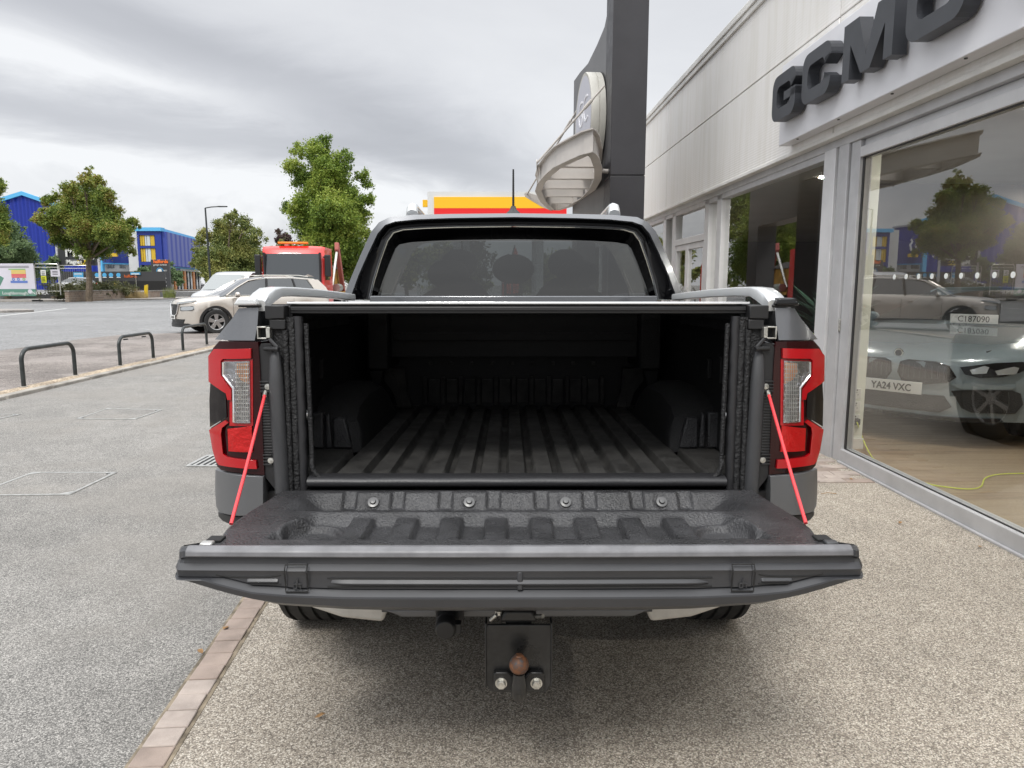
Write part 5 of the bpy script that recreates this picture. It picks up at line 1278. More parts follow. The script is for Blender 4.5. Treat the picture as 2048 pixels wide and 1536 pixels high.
# ================================================================ BACKGROUND
M['blue']=None
def ribblue(name,c,pitch,ax=0,bs=.6):
    m=mat(name,c,.45,.1); t=m.node_tree; n=NT(t); p=t.nodes['Principled BSDF']; tcn=n.n('ShaderNodeTexCoord'); s=n.n('ShaderNodeSeparateXYZ'); t.links.new(tcn.outputs['Object'],s.inputs[0])
    wv=n.m('SINE',n.m('MULTIPLY',s.outputs[ax],2*PI/pitch)); b=n.n('ShaderNodeBump'); b.inputs['Strength'].default_value=bs; b.inputs['Distance'].default_value=pitch*.25
    t.links.new(wv,b.inputs['Height']); t.links.new(b.outputs[0],p.inputs['Normal']); return m
M['blue']=ribblue('royal_blue_cladding',(.010,.030,.30),1.1); M['blue2']=ribblue('blue_panel_cladding',(.045,.07,.32),2.2,1,.3); M['sky_trim']=mat('sky_blue_trim',(.10,.42,.72),.5); M['whitec']=mat('white_cladding',(.60,.61,.60),.5,var=(.3,.06)); M['greyroof']=ribblue('grey_sheet_roof',(.42,.43,.42),1.0)
M['bluefr']=mat('blue_frame',(.015,.035,.25),.4); M['yellowp']=mat('yellow_panel',(.60,.40,.03),.5); M['whitep']=mat('pale_panel',(.55,.60,.62),.4); M['winD']=mat('dark_window',(.04,.05,.06),.1,coat=1)
def quadbox(b,p0,p1,z0,z1,th=.3,mi=0):
    p0=Vector(p0); p1=Vector(p1); d=(p1-p0).normalized(); n=Vector((-d.y,d.x))*th
    b.prism([tuple(p0),tuple(p1),tuple(p1+n),tuple(p0+n)],z0,z1,'xy',mi)
def X(u,v,Y): return W(u,v,Y).x
def Z(v,Y,u=200): return W(u,v,Y).z
# warehouse with gable
wh=thing('blue_warehouse','royal blue ribbed gabled warehouse with sky blue roof edge behind the trees','building')
Y0=105.; pk=W(46,390,Y0); le=W(-120,470,Y0); re=W(212,449,Y0)
b=MB(); b.prism([(le.x,-.1),(le.x,pk.z-(pk.x-le.x)*.30),(pk.x,pk.z),(re.x,re.z),(re.x,-.1)],Y0,Y0+5); b.build('wall','blue',wh,smooth=False)
b=MB(); zl=pk.z-(pk.x-le.x)*.30
for (xa,za,xb,zb) in ((le.x-.3,zl,pk.x,pk.z),(pk.x,pk.z,re.x+.3,re.z)): b.prism([(xa,za-.05),(xb,zb-.05),(xb,zb+.50),(xa,za+.50)],Y0-.35,Y0-.003)
split_build(b,'roof_edge','sky_trim',wh)
b=MB()
for (xa,za,xb,zb) in ((le.x-.3,zl,pk.x,pk.z),(pk.x,pk.z,re.x+.3,re.z)): b.prism([(xa,za+.02),(xb,zb+.02),(xb,zb+.3),(xa,za+.3)],Y0,Y0+5)
split_build(b,'roof','greyroof',wh)
# office building, left wing with blue fascia then white part, glazed corner, long blue side
of=thing('blue_office_building','blue and white retail building with yellow panelled glass corner left of the street lamp','building')
Y1=92.
xa,xb=X(206,520,Y1),X(258,520,Y1+3)
f0=Vector((xa,Y1)); f1=Vector((xb,Y1+3))
b=MB(); quadbox(b,f0,f1,Z(499-12,Y1)+.0-.0 if 0 else Z(526,Y1),Z(478,Y1),2.); w1=b.build('blue_fascia','blue2',of,smooth=False)
b=MB(); quadbox(b,f0+Vector((-.5,-.25)),f0+Vector((.0,-.25)),-.1,Z(474,Y1),1.); b.build('corner_trim','sky_trim',of,smooth=False)
b=MB(); quadbox(b,f0+Vector((0,-.12)),f1+Vector((0,-.12)),Z(528,Y1),Z(525.6,Y1),.2); b.build('fascia_trim','sky_trim',of,smooth=False)
b=MB(); quadbox(b,f0+Vector((0,.3)),f1+Vector((0,.3)),-.1,Z(526,Y1),1.7); b.build('lower_wall','whitec',of,smooth=False)
b=MB(); quadbox(b,Vector((xa-4,Y1-.6)),f0+Vector((-.6,0)),-.1,Z(500,Y1),2.); b.build('side_wing','blue',of,smooth=False)
b=MB(); b.prism([(xa-.5,Y1+.3),(xb,Y1+3.3),(xb+1,Y1+12),(xa,Y1+12)],Z(486,Y1),Z(484,Y1),'xy'); b.build('flat_roof','greyroof',of,smooth=False)
for (ua,ub) in ((212,216),(218,220),(222,226),(238,241),(242,244),(246,249)):
    b=MB(); quadbox(b,(X(ua,535,Y1),Y1+.1),(X(ub,535,Y1),Y1+.1),Z(537,Y1),Z(529,Y1),.25); b.build('window','winD',of,smooth=False)
# wavy crest and yellow bar on the blue fascia
b=MB(); xm=(xa*.6+xb*.4)
for k in range(3):
    b.tube([(xm-1.0+k*.75,Y1+.6,Z(508,Y1)+.5),(xm-.8+k*.75,Y1+.6,Z(508,Y1)+1.3),(xm-1.05+k*.75,Y1+.6,Z(508,Y1)+1.7),(xm-.85+k*.75,Y1+.6,Z(508,Y1)+2.0)],.13,6)
split_build(b,'logo_stroke','signw',of)
b=MB(); b.box(xm-1.2,xm+.9,Y1+.45,Y1+.7,Z(508,Y1)-.3,Z(508,Y1)+.15); b.build('logo_bar','yellowp',of)
xc0,xc1=X(256,500,Y1+1),X(276,500,Y1+1)
b=MB(); b.box(xc0,xc1,Y1+1,Y1+12,-.1,Z(456,Y1)); b.build('white_wall','whitec',of)
xg0,xg1=X(276,500,Y1),X(323,500,Y1); zt=Z(455,Y1,300); 
b=MB(); b.box(xg0,xg1-.1,Y1+.4,Y1+1.2,.0,zt-.5); b.build('glazed_core','winD',of)
b=MB(); b.box(xg0-.3,xg1+.2,Y1-.3,Y1+.8,zt-.45,zt+.0); b.build('roof_trim','sky_trim',of)
def zz(v): return Z(v,Y1,300)
b=MB()
for v0,v1 in ((459,470),(492,496),(524,530)): b.box(xg0,xg1+.05,Y1,Y1+.35,zz(v1),zz(v0))
b.box(xg1-.75,xg1+.06,Y1-.02,Y1+.6,0,zz(459)); b.box(xg0-.03,xg0+.25,Y1-.02,Y1+.4,0,zz(459)); b.box(xg0,xg1,Y1+.02,Y1+.3,-.1,zz(545)); b.build('blue_frame','bluefr',of)
for vt,vb in ((470,492),(496,524)):
    for k,(ua,ub,m_) in enumerate(((279,284,'yellowp'),(285,289,'yellowp'),(290,293,'whitep'),(294,300,'whitep'),(301,309,'yellowp'),(311,318,'whitep'))):
        b=MB(); b.box(X(ua,500,Y1),X(ub,500,Y1),Y1+.15,Y1+.38,zz(vb)+.05,zz(vt)-.05); b.build('coloured_panel',m_,of)
# side wall going away to the right
b=MB(); e1_=Vector((X(399,500,113.),113.)); b.prism([(xg0,Y1+1.3),(xg1-.3,Y1+1.3),(e1_.x-.6,e1_.y),(e1_.x-26,e1_.y),(xg0-8,Y1+14)],0,zt-.55,'xy'); b.build('main_block','blue2',of,smooth=False)
q0=Vector((xg1,Y1+.2)); q1=Vector((X(338,500,Y1+9),Y1+9)); r1=Vector((X(399,500,113.),113.)); zq=zt
b=MB(); quadbox(b,q0,r1,zz(531),zt-.5,-.6); b.build('side_wall','blue2',of,smooth=False)
b=MB(); quadbox(b,q0+Vector((.1,0)),r1+Vector((.1,0)),zt-.5,zt-.05,.4); b.build('side_roof_trim','sky_trim',of,smooth=False)
b=MB(); quadbox(b,q0,r1,zz(534),zz(531),.25); b.build('side_lower_trim','sky_trim',of,smooth=False)
b=MB(); quadbox(b,q0+Vector((-.3,0)),r1+Vector((-.3,0)),-.1,zz(534),.3); b.build('side_lower_wall','whitec',of,smooth=False)
dv=(r1-q0); M['orangew']=mat('orange_window',(.5,.18,.04),.4)
for i in range(11):
    a=q0+dv*(.07+i*.085); c=q0+dv*(.07+i*.085+.045)
    b=MB(); quadbox(b,a+Vector((.04,0)),c+Vector((.04,0)),.3,zz(539),.2); b.build('window','winD' if i%3!=2 else 'orangew',of,smooth=False)
for i in range(1,5):
    a=q0+dv*(.18*i); b=MB(); quadbox(b,a+Vector((.03,0)),a+dv*.003+Vector((.03,0)),zz(531),zt-.5,.06); b.build('panel_joint','bluefr',of,smooth=False)
for i in range(3):
    a=q0+dv*(.01+i*.025); b=MB(); quadbox(b,a+Vector((.05,0)),a+dv*.012+Vector((.05,0)),zz(522),zz(472),.1); b.build('corner_window','winD',of,smooth=False)
text('lettering','M',2.2,'signw',of,(r1.x+1.6,108.5,5.4),(dv.x,dv.y,0),(0,0,1),.05)
# ---- kitchen showroom board
YB=70.
bd=thing('retail_sign_board','large dark shop board with white lettering and small yellow panel behind the maple','sign')
x0,x1=X(117,510,YB),X(197,510,YB); z1,z0=Z(494,YB,150),Z(531,YB,150)
b=MB(); b.box(x0,x1,YB,YB+.25,z0,z1); b.build('board','jambgrey',bd)
text('lettering','Magnet',1.35,'plate_w',bd,(X(130,510,YB),YB-.03,Z(513,YB,150)),(1,0,0),(0,0,1),.02,bold=.03)
text('lettering','Kitchens',.42,'plate_w',bd,(X(158,510,YB),YB-.03,Z(519,YB,150)),(1,0,0),(0,0,1),.02)
b=MB(); b.box(X(132,525,YB),X(157,525,YB),YB-.03,YB,Z(529,YB,150),Z(520,YB,150)); f_=b.build('trade_box','plate_w',bd)
b=MB(); b.box(X(132.6,525,YB),X(156,525,YB),YB-.05,YB-.03,Z(528.5,YB,150),Z(520.5,YB,150)); b.build('trade_box_face','jambgrey',f_)
text('lettering','Magnet',.50,'plate_w',f_,(X(134,525,YB),YB-.07,Z(527,YB,150)),(1,0,0),(0,0,1),.01,bold=.02)
b=MB(); b.box(X(156,525,YB),X(180,525,YB),YB-.05,YB,Z(529,YB,150),Z(520,YB,150)); f_=b.build('trade_panel','plate_y',bd)
text('lettering','TRADE',.50,'platetxt',f_,(X(158,525,YB),YB-.07,Z(527,YB,150)),(1,0,0),(0,0,1),.01,bold=.02)
for u in (115,197): b=MB(); b.cyl((X(u,530,YB),YB+.1,0),(X(u,530,YB),YB+.1,z1+.15),.12,n=10); b.build('post','frameli',bd)
# ---- garage totem
YT=80.
tt=thing('garage_totem','dark totem sign with orange garage lettering and blue ring logo','sign')
x0,x1=X(303,550,YT),X(339,550,YT); z1=Z(519,YT,320)
b=MB(); b.box(x0,x1,YT,YT+.35,0,z1); b.build('totem_body','jambgrey',tt,bevel=.03)
M['orange']=mat('orange_lettering',(.85,.17,.03),.5); M['cyan']=mat('blue_ring',(.05,.30,.55),.5)
text('lettering','halfords',.50,'orange',tt,(X(307,525,YT),YT-.02,Z(526,YT,320)),(1,0,0),(0,0,1),.01,bold=.02)
text('lettering','garage services',.245,'plate_w',tt,(X(307,530,YT),YT-.02,Z(531,YT,320)),(1,0,0),(0,0,1),.01)
cx,cz=X(320,542,YT),Z(542.5,YT,320)
b=MB(); b.lathe([(.32,-.02),(.40,-.02),(.40,.0),(.32,0)],axis='y',c=(cx,YT-.01,cz),n=28); b.build('logo_ring','cyan',tt)
b=MB(); b.prism([(cx+.26*math.cos(a),cz+.26*math.sin(a)) for a in [rad(40+280*i/14) for i in range(15)]],YT-.04,YT-.005); b.build('logo_disc','plate_w',tt)
text('lettering','MOT',.20,'plate_w',tt,(cx+.35,YT-.02,cz),(1,0,0),(0,0,1),.01)
for i in range(3):
    for j in range(2):
        b=MB(); xx=x0+.55+j*.9; z_=Z(556,YT,320)-i*.42; b.box(xx-.16,xx+.16,YT-.02,YT,z_-.06,z_+.02); b.build('service_icon','plate_w',tt)
# ---- long dark banner fence of the garage
YF=74.
bf=thing('banner_fence','long dark printed banner fence with pale blue icons in front of the white wall','fence')
x0,x1=X(118,550,YF),X(330,550,YF); b=MB(); b.box(x0,x1,YF,YF+.08,Z(562,YF,200),Z(543,YF,200)); b.build('banner','jambgrey',bf)
b=MB(); b.box(x0,x1,YF-.01,YF+.09,Z(580,YF,200),Z(562,YF,200)); b.build('lower_rail','dark',bf)
for k,u in enumerate((194,209,222,237)):
    b=MB(); b.lathe([(0,-.02),(.22,-.02),(.22,0),(0,0)],axis='y',c=(X(u,550,YF),YF,Z(550,YF,200)),n=16); b.build('icon','sky_trim',bf)
    b=MB(); b.box(X(u,550,YF)-.2,X(u,550,YF)+.2,YF-.02,YF,Z(555.5,YF,200),Z(554,YF,200)); b.build('caption','plate_w',bf)
text('lettering','halfords',.42,'orange',bf,(X(248,550,YF),YF-.02,Z(555,YF,200)),(1,0,0),(0,0,1),.01)
for u,s_ in ((158,1.),(272,1.)):
    t=thing('blue_parking_sign','small sky blue sign on the banner fence '+('beside the maple trunk' if u==158 else 'left of the garage totem'),'sign')
    b=MB(); b.box(X(u,550,YF)-.5,X(u,550,YF)+.5,YF-.12,YF-.08,Z(558,YF,200) if u==158 else Z(549.5,YF,200),Z(545,YF,200)); b.build('sign_plate','sky_trim',t)
    b=MB(); b.box(X(u,550,YF)-.4,X(u,550,YF)+.4,YF-.13,YF-.119,Z(549,YF,200),Z(547,YF,200)); b.build('sign_text_bar','plate_w',t)
    b=MB(); b.cyl((X(u,550,YF),YF-.05,0),(X(u,550,YF),YF-.05,Z(546,YF,200)),.04); b.build('sign_post','steel',t)
# ---- site hoarding with printed chart
YH=55.
hb=thing('site_banner','white printed safety banner with coloured rows on green base at the left edge','banner')
x0,x1=X(-60,560,YH),X(69,560,YH); zt_,zb_=Z(527,YH,30),Z(592,YH,30)
M['lil']=mat('pale_lilac_banner',(.62,.60,.66),.6,var=(.5,.06)); M['bgreen']=mat('banner_green',(.10,.24,.18),.6); M['bgr']=mat('chart_green',(.25,.45,.18),.6); M['bor']=mat('chart_yellow',(.75,.55,.12),.6); M['bre']=mat('chart_red',(.70,.10,.10),.6); M['bbl']=mat('chart_blue',(.12,.20,.50),.6)
b=MB(); b.box(x0,x1,YH,YH+.05,Z(578,YH,30),zt_); b.build('banner_sheet','lil',hb)
b=MB(); b.box(x0,x1,YH,YH+.06,zb_,Z(578,YH,30)); b.build('banner_base','bgreen',hb)
text('lettering','SITE SAFETY NOTICE ALL VISITORS REPORT TO SITE OFFICE'[0:0] or 'Loughborough, TN14 9LA',.33,'plate_w',hb,(X(2,560,YH),YH-.01,Z(589,YH,30)),(1,0,0),(0,0,1),.005)
for k,m_ in enumerate(('bgr','bor','bor','bor','bre','bre','bre')):
    b=MB(); z=Z(537.5,YH,30)-k*.098; b.box(X(19+(k>0)*5,560,YH),X(53,560,YH),YH-.012,YH,z-.085,z-.01 if k else z); b.build('chart_row',m_,hb)
b=MB(); b.box(X(21,560,YH),X(55,560,YH),YH-.012,YH,Z(566,YH,30),Z(561.5,YH,30)); b.build('chart_row','bbl',hb)
for u,m_ in ((27,'bbl'),(37,'bbl'),(48,'bgr')): b=MB(); b.lathe([(.05,-.012),(.11,-.012),(.11,0),(.05,0)],axis='y',c=(X(u,560,YH),YH,Z(558.5,YH,30)),n=16); b.build('round_symbol',m_,hb)
b=MB(); b.lathe([(0,-.012),(.17,-.012),(.17,0),(0,0)],axis='y',c=(X(58,560,YH),YH,Z(583,YH,30)),n=18); b.build('round_logo','lil',hb)
b=MB(); b.prism([(X(-10,560,YH),Z(552,YH,30)),(X(2,560,YH),Z(552,YH,30)),(X(8,560,YH),Z(556,YH,30)),(X(-1,560,YH),Z(572,YH,30)),(X(-20,560,YH),Z(572,YH,30))],YH-.012,YH); b.build('banner_graphic','bgreen',hb)
for zrow in (532,534.5): b=MB(); b.box(x0,X(60,560,YH),YH-.01,YH,Z(zrow+.8,YH,30),Z(zrow,YH,30)); b.build('small_print','bgr' if 0 else 'jambgrey',hb)
# mesh fence panels
def meshpanel(ua,ub,v0,v1,Y,label):
    t=thing('mesh_fence_panel',label,'fence',group='temporary mesh fence panels'); xa,xb=X(ua,560,Y),X(ub,560,Y); z0,z1=Z(v1,Y,100),Z(v0,Y,100)
    b=MB(); b.tube([(xa,Y,z0),(xa,Y,z1-.15),(xa+.1,Y,z1),(xb-.1,Y,z1),(xb,Y,z1-.15),(xb,Y,z0)],.035,6); b.tube([(xa,Y,z1-.25),(xb,Y,z1-.25)],.02,6); b.tube([(xa,Y,z0+.3),(xb,Y,z0+.3)],.02,6); b.build('frame','steel',t)
    b=MB(); k=xa+.2
    while k<xb: b.tube([(k,Y,z0+.3),(k,Y,z1-.25)],.006,3); k+=.2
    o=b.build('mesh_wires','steel',t); o['kind']='stuff'
    b=MB(); b.box(xa-.35,xa+.35,Y-.15,Y+.15,.09,.22); b.build('foot_block','dark',t,bevel=.02)
meshpanel(71,119,528,590,YH+1,'mesh fence panel between the white banner and the hedge')
meshpanel(120,182,531,590,YH+10,'mesh fence panel behind the hedge left of the maple trunk')
M['sgy']=mat('yellow_green_notice',(.70,.72,.05),.6)
for u,v0,v1,m_,lb in ((87,552,566,'sgy','yellow notice board hung on the mesh fence'),(87,540,551,'plate_w','small white notice with black frame on the mesh fence'),(111,539,553,'lil','pale grey notice sheet on the mesh fence')):
    t=thing('notice_board',lb,'notice'); wu=5 if u<100 else 9
    b=MB(); b.box(X(u-wu,550,YH+.9),X(u+wu,550,YH+.9),YH+.88,YH+.92,Z(v1,YH+.9,90),Z(v0,YH+.9,90)); b.build('notice_sheet',m_,t)
    b=MB(); 
    for k in range(3): b.box(X(u-wu*.6,550,YH+.9),X(u+wu*.6,550,YH+.9),YH+.87,YH+.88,Z(v0+3+k*3,YH,90)-.03,Z(v0+3+k*3,YH,90)+.01)
    split_build(b,'printed_line','platetxt',t)
# ---- walls, post
def bw(name):
    m=mat(name,(.27,.21,.17),.9); t=m.node_tree; n=NT(t); p=t.nodes['Principled BSDF']; br=n.n('ShaderNodeTexBrick'); br.inputs['Scale'].default_value=1.4; br.inputs['Color1'].default_value=(.30,.22,.16,1); br.inputs['Color2'].default_value=(.20,.145,.11,1); br.inputs['Mortar'].default_value=(.34,.30,.26,1)
    tcn=n.n('ShaderNodeTexCoord'); s=n.n('ShaderNodeSeparateXYZ'); t.links.new(tcn.outputs['Object'],s.inputs[0]); t.links.new(n.comb(n.m('ADD',s.outputs[0],s.outputs[1]),s.outputs[2],0),br.inputs['Vector'])
    f=n.noise(tcn.outputs['Object'],1.2,5,.6); t.links.new(n.mix(n.mr(f,.4,.7,0,.5),br.outputs['Color'],(.36,.31,.26)),p.inputs['Base Color']); return m
M['brickwall']=bw('weathered_brick')
def wallthing(name,label,p0,p1,h,ht=.3,z0=.0):
    t=thing(name,label,'wall'); p0=Vector(p0);p1=Vector(p1)
    b=MB(); quadbox(b,p0,p1,z0,z0+h-.08,ht); b.build('brickwork','brickwall',t,smooth=False); d=(p1-p0).normalized(); n=Vector((-d.y,d.x))
    b=MB(); quadbox(b,p0-d*.05-n*.05,p1+d*.05-n*.05,z0+h-.078,z0+h,ht+.1); b.build('coping','kerb',t,smooth=False)
wallthing('brick_wall','low brick wall with coping in front of the clipped hedge',(X(138,597,58),58),(X(250,590,68),68),.92)
wallthing('low_wall','long low grey wall in front of the parked cars by the yellow post',(X(297,588,71),71),(X(405,585,92),92),.80)
bp=thing('yellow_post','leaning yellow marker post at the end of the low grey wall','post',(X(291,590,69.5),69.5,.0)); bp.rotation_euler=(0,rad(6),0)
M['yel']=mat('yellow_paint',(.75,.52,.02),.5); b=MB(); b.box(-.14,.14,-.12,.12,0,1.30); b.prism([(-.14,1.30),(.14,1.30),(.14,1.40)],-.12,.12); b.build('post_body','yel',bp,bevel=.02)
bp=thing('yellow_post','upright yellow post at the right end of the clipped hedge','post',(X(233,590,69),69,.0)); b=MB(); b.box(-.1,.1,-.1,.1,0,1.55); b.build('post_body','yel',bp,bevel=.02)
# ---- street lamp
LY=44.; lp=W(420,545,LY); lamp=thing('street_lamp','tall dark street lamp with a flat lantern arm in front of the round green tree','street lamp',(lp.x,LY,0)); zt_=Z(416,LY,420)
b=MB(); b.tube([(0,0,0),(0,0,1.5),(-.06,0,zt_)],[.085,.075,.05],8); b.tube([(-.06,0,zt_),(.30,0,zt_+.06),(.8,0,zt_+.09)],.035,8); b.build('lamp_post','hoop',lamp)
b=MB(); b.prism([(.72,-.09),(1.25,-.07),(1.30,0),(1.25,.07),(.72,.09)],zt_+.05,zt_+.12,'xy'); b.build('lantern','hoop',lamp,bevel=.02)
# ---- petrol station canopy
YP=36.; pc=thing('petrol_station_canopy','petrol station canopy with white edge over yellow and red bands behind the pylon','canopy')
xl,xr=X(855,400,YP),X(1133,400,YP); zt_,zy,zr,zb_=Z(383,YP,1000),Z(394,YP,1000),Z(416.5,YP,1000),Z(427,YP,1000)
M['pyel']=mat('canopy_yellow',(.85,.48,.01),.4); M['pred']=mat('canopy_red',(.75,.015,.015),.4)
b=MB(); b.box(xl,xr+.0,YP+.02,YP+14,zb_-.2,zt_); b.build('canopy_body','whitec',pc)
b=MB(); b.box(X(868,400,YP),xr+.01,YP-.03,YP+.02,zr+.002,zy); b.build('yellow_band','pyel',pc)
b=MB(); b.box(X(868,400,YP),xr+.01,YP-.03,YP+.02,zb_-.15,zr-.002); b.build('red_band','pred',pc)
b=MB(); b.box(xl-.28,xl,YP+.3,YP+.5,zr+.1,zy-.1); b.build('projecting_sign','pyel',pc)
for x in (xl+1.2,xr-1.2):
    for y in (YP+3,YP+11): b=MB(); b.box(x-.2,x+.2,y-.2,y+.2,0,zb_-.2); b.build('support_column','whitec',pc)
# ---- feather flags standing by the road, hidden from here by the cab, mirrored in the windows
M['flag']=mat('orange_red_flag',(.80,.07,.02),.6); fl0=None
for i,(x,y,lb) in enumerate(((.0,14.0,'nearest of the orange red feather flags beyond the truck'),(-.15,18.,'middle orange red feather flag beyond the truck'),(-.3,21.5,'farthest orange red feather flag beyond the truck'))):
    t=thing('feather_flag',lb,'flag',(x,y,0),rz=rad(75),group='orange red feather flags')
    b=MB(); b.tube([(0,0,0),(0,0,1.7),(.06,0,2.05),(.22,0,2.2)],.015,6); b.build('flag_pole','blk',t)
    b=MB(); b.prism([(.02,.45),(.50,.5),(.50,1.85),(.40,2.08),(.22,2.18),(.07,2.02),(.02,1.7)],-.004,.004); f_=b.build('flag_cloth','flag',t)
flat('car_park',[(-120,69),(-45,69),(-38,72),(-30,88),(-42,130),(-140,130)],.62,'road',.6)
# ---- parked cars
M['pcw']=mat('car_white',(.70,.71,.72),.3,coat=1.); M['pcb']=mat('car_blue',(.06,.08,.36),.3,coat=1.); M['pcl']=mat('car_light_blue',(.10,.32,.62),.3,coat=1.); M['pcg']=mat('car_grey',(.30,.31,.32),.3,coat=1.); M['pcd']=mat('car_dark',(.03,.03,.035),.3,coat=1.); M['pcr']=mat('car_red_paint',(.45,.03,.05),.3,coat=1.)
def hatch(label,u,Y,paint,rz,k=1.0):
    p=W(u,575,Y); t=thing('parked_car',label,'car',(p.x,Y,.62),rz=rad(rz),group='cars parked behind the low walls'); t.scale=(k,k,k)
    car_shell(t,paint,4.1,.87,[(0,.70),(.05,.78),(.3,.86),(1.0,.98),(3.7,1.0),(4.05,.95),(4.1,.85)],.4,.3,(.75,3.3),.31,.24,[(.85,.93),(1.0,1.0),(1.7,1.42),(2.3,1.47),(3.2,1.42),(3.6,1.25),(3.95,.98)],[(0,.68),(.9,.90),(4.1,.95)],.60)
    for s in (-1,1):
        for y in (.75,3.3): wheel(t,(s*.77,y,.31),.31,.2,0,s,5)
        sheet('headlamp',[(s*.45,.66),(s*.80,.72),(s*.80,.62),(s*.5,.58)],lambda x,z:front_d(x,.87,.4),.03,'lampglass',t,step=.1,off=-.02)
        b=MB(); b.box(s*.70,s*.86,4.0-.06,4.06,.72,.95); b.build('tail_lamp','redlens',t,bevel=.02)
        b=MB(); b.sphere((s*.98,1.35,.98),(.1,.06,.07),6); b.build('door_mirror',paint,t)
    b=MB(); b.box(-.26,.26,4.08,4.115,.5,.61); b.build('number_plate','plate_y',t)
    return t
hatch('white estate car with red tail lamp behind the dry grass',268,86,'pcw',70)
hatch('blue hatchback between the dry grass and the garage totem',322,92,'pcb',78)
hatch('light blue hatchback to the right of the garage totem',372,104,'pcl',75)
hatch('dark car parked at the end of the low grey wall',404,118,'pcd',60)
hatch('white car nosing out behind the mesh fence left of the hedge',97,68,'pcw',-62)
t=thing('parked_van','grey silver van behind the white estate car','van',(X(305,560,98),98,.55),rz=rad(80)); vanbody(t,'pcg',5.0,1.0,2.3)
for s in (-1,1):
    for y in (.95,3.95): wheel(t,(s*.88,y,.34),.34,.21,0,s,5)
# ================================================================ TREES
def leafmat(name,cols,rough=.55):
    m=bpy.data.materials.new(name); m.use_nodes=True; t=m.node_tree; n=NT(t); p=t.nodes['Principled BSDF']; p.inputs['Roughness'].default_value=rough; p.inputs['Specular IOR Level'].default_value=.3
    g=n.n('ShaderNodeNewGeometry'); tcn=n.n('ShaderNodeTexCoord'); f=n.noise(tcn.outputs['Object'],.55,3,.6)
    k=n.m('ADD',n.m('MULTIPLY',g.outputs['Random Per Island'],.45),n.m('MULTIPLY',n.mr(f,.35,.65),.55))
    c=n.ramp(k,[(i/(len(cols)-1),c) for i,c in enumerate(cols)]); t.links.new(c,p.inputs['Base Color'])
    tl=n.n('ShaderNodeBsdfTranslucent'); t.links.new(c,tl.inputs[0]); mxn=n.n('ShaderNodeMixShader'); mxn.inputs[0].default_value=.30
    t.links.new(p.outputs[0],mxn.inputs[1]); t.links.new(tl.outputs[0],mxn.inputs[2]); t.links.new(mxn.outputs[0],t.nodes['Material Output'].inputs[0]); return m
M['leafA']=leafmat('maple_leaf',[(.08,.13,.035),(.17,.24,.05),(.27,.30,.06),(.33,.22,.08)])
M['leafB']=leafmat('lime_leaf',[(.08,.14,.03),(.16,.24,.04),(.27,.35,.06),(.40,.43,.09)])
M['leafC']=leafmat('plane_leaf',[(.08,.11,.04),(.16,.20,.06),(.27,.28,.08),(.36,.34,.11)])
M['leafD']=leafmat('willow_leaf',[(.08,.13,.06),(.15,.22,.10),(.22,.29,.13)])
M['leafE']=leafmat('hedge_leaf',[(.05,.065,.025),(.11,.12,.05),(.17,.16,.08)])
M['leafP']=leafmat('purple_leaf',[(.05,.03,.035),(.10,.055,.06),(.08,.08,.04)])
M['bark']=mat('bark',(.16,.125,.09),.9,bump=(30,.8,.02),var=(6,.35))
rng=np.random.default_rng(11)
def leaves(name,lobes,n,size,mt,parent,shell=.45,squash=.9):
    """small bent leaf quads scattered through clumps that fill the lobes"""
    L3=np.array([[c[0],c[1],c[2],r] for c,r in lobes]); wts=L3[:,3]**2.2; wts/=wts.sum()
    ncl=max(12,n//44); idx=rng.choice(len(L3),ncl,p=wts); dr_=rng.normal(size=(ncl,3)); dr_/=np.linalg.norm(dr_,axis=1)[:,None]
    rad_=rng.random(ncl)**shell; cc=L3[idx,:3]+dr_*(rad_*L3[idx,3])[:,None]*np.array([1,1,squash])
    cs=(.15+.20*rng.random(ncl))*np.clip(L3[idx,3],.6,2.2)
    li=rng.integers(0,ncl,n); off=rng.normal(size=(n,3))*cs[li][:,None]*.62; P=cc[li]+off
    up=rng.normal(size=(n,3))+np.array([0,0,.9]); up/=np.linalg.norm(up,axis=1)[:,None]
    a=rng.normal(size=(n,3)); a-=up*(a*up).sum(1)[:,None]; a/=np.linalg.norm(a,axis=1)[:,None]; b_=np.cross(up,a)
    s=size*(.6+.8*rng.random(n))[:,None]
    v=np.stack([P-a*s,P+b_*s*.55-up*s*.15,P+a*s*1.05,P-b_*s*.55-up*s*.15],1).reshape(-1,3)
    me=bpy.data.meshes.new(name); me.vertices.add(len(v)); me.vertices.foreach_set('co',v.ravel()); me.loops.add(4*n); me.loops.foreach_set('vertex_index',np.arange(4*n)); me.polygons.add(n)
    me.polygons.foreach_set('loop_start',np.arange(0,4*n,4)); me.polygons.foreach_set('loop_total',np.full(n,4)); me.update(calc_edges=True); me.materials.append(M[mt])
    o=bpy.data.objects.new(name,me); COL.objects.link(o); o.parent=parent; return o
def limbs(b,base,lobes,r0,fork):
    top=Vector(fork); b.tube([base,Vector(base).lerp(top,.5)+Vector((.06,0,0)),top],[r0,r0*.8,r0*.65],9)
    for c,r in lobes:
        c=Vector(c); m_=top.lerp(c,.5)+Vector((random.uniform(-.2,.2),random.uniform(-.2,.2),.25)); e=c+Vector((0,0,r*.3)); b.tube([top,m_,e],[r0*.42,r0*.22,r0*.06],6)
        for k in range(3):
            d=Vector((random.uniform(-1,1),random.uniform(-1,1),random.uniform(-.2,1))).normalized()*r*.8; b.tube([m_.lerp(e,.4),m_.lerp(e,.7)+d*.5,c+d],[r0*.12,r0*.07,r0*.02],5)
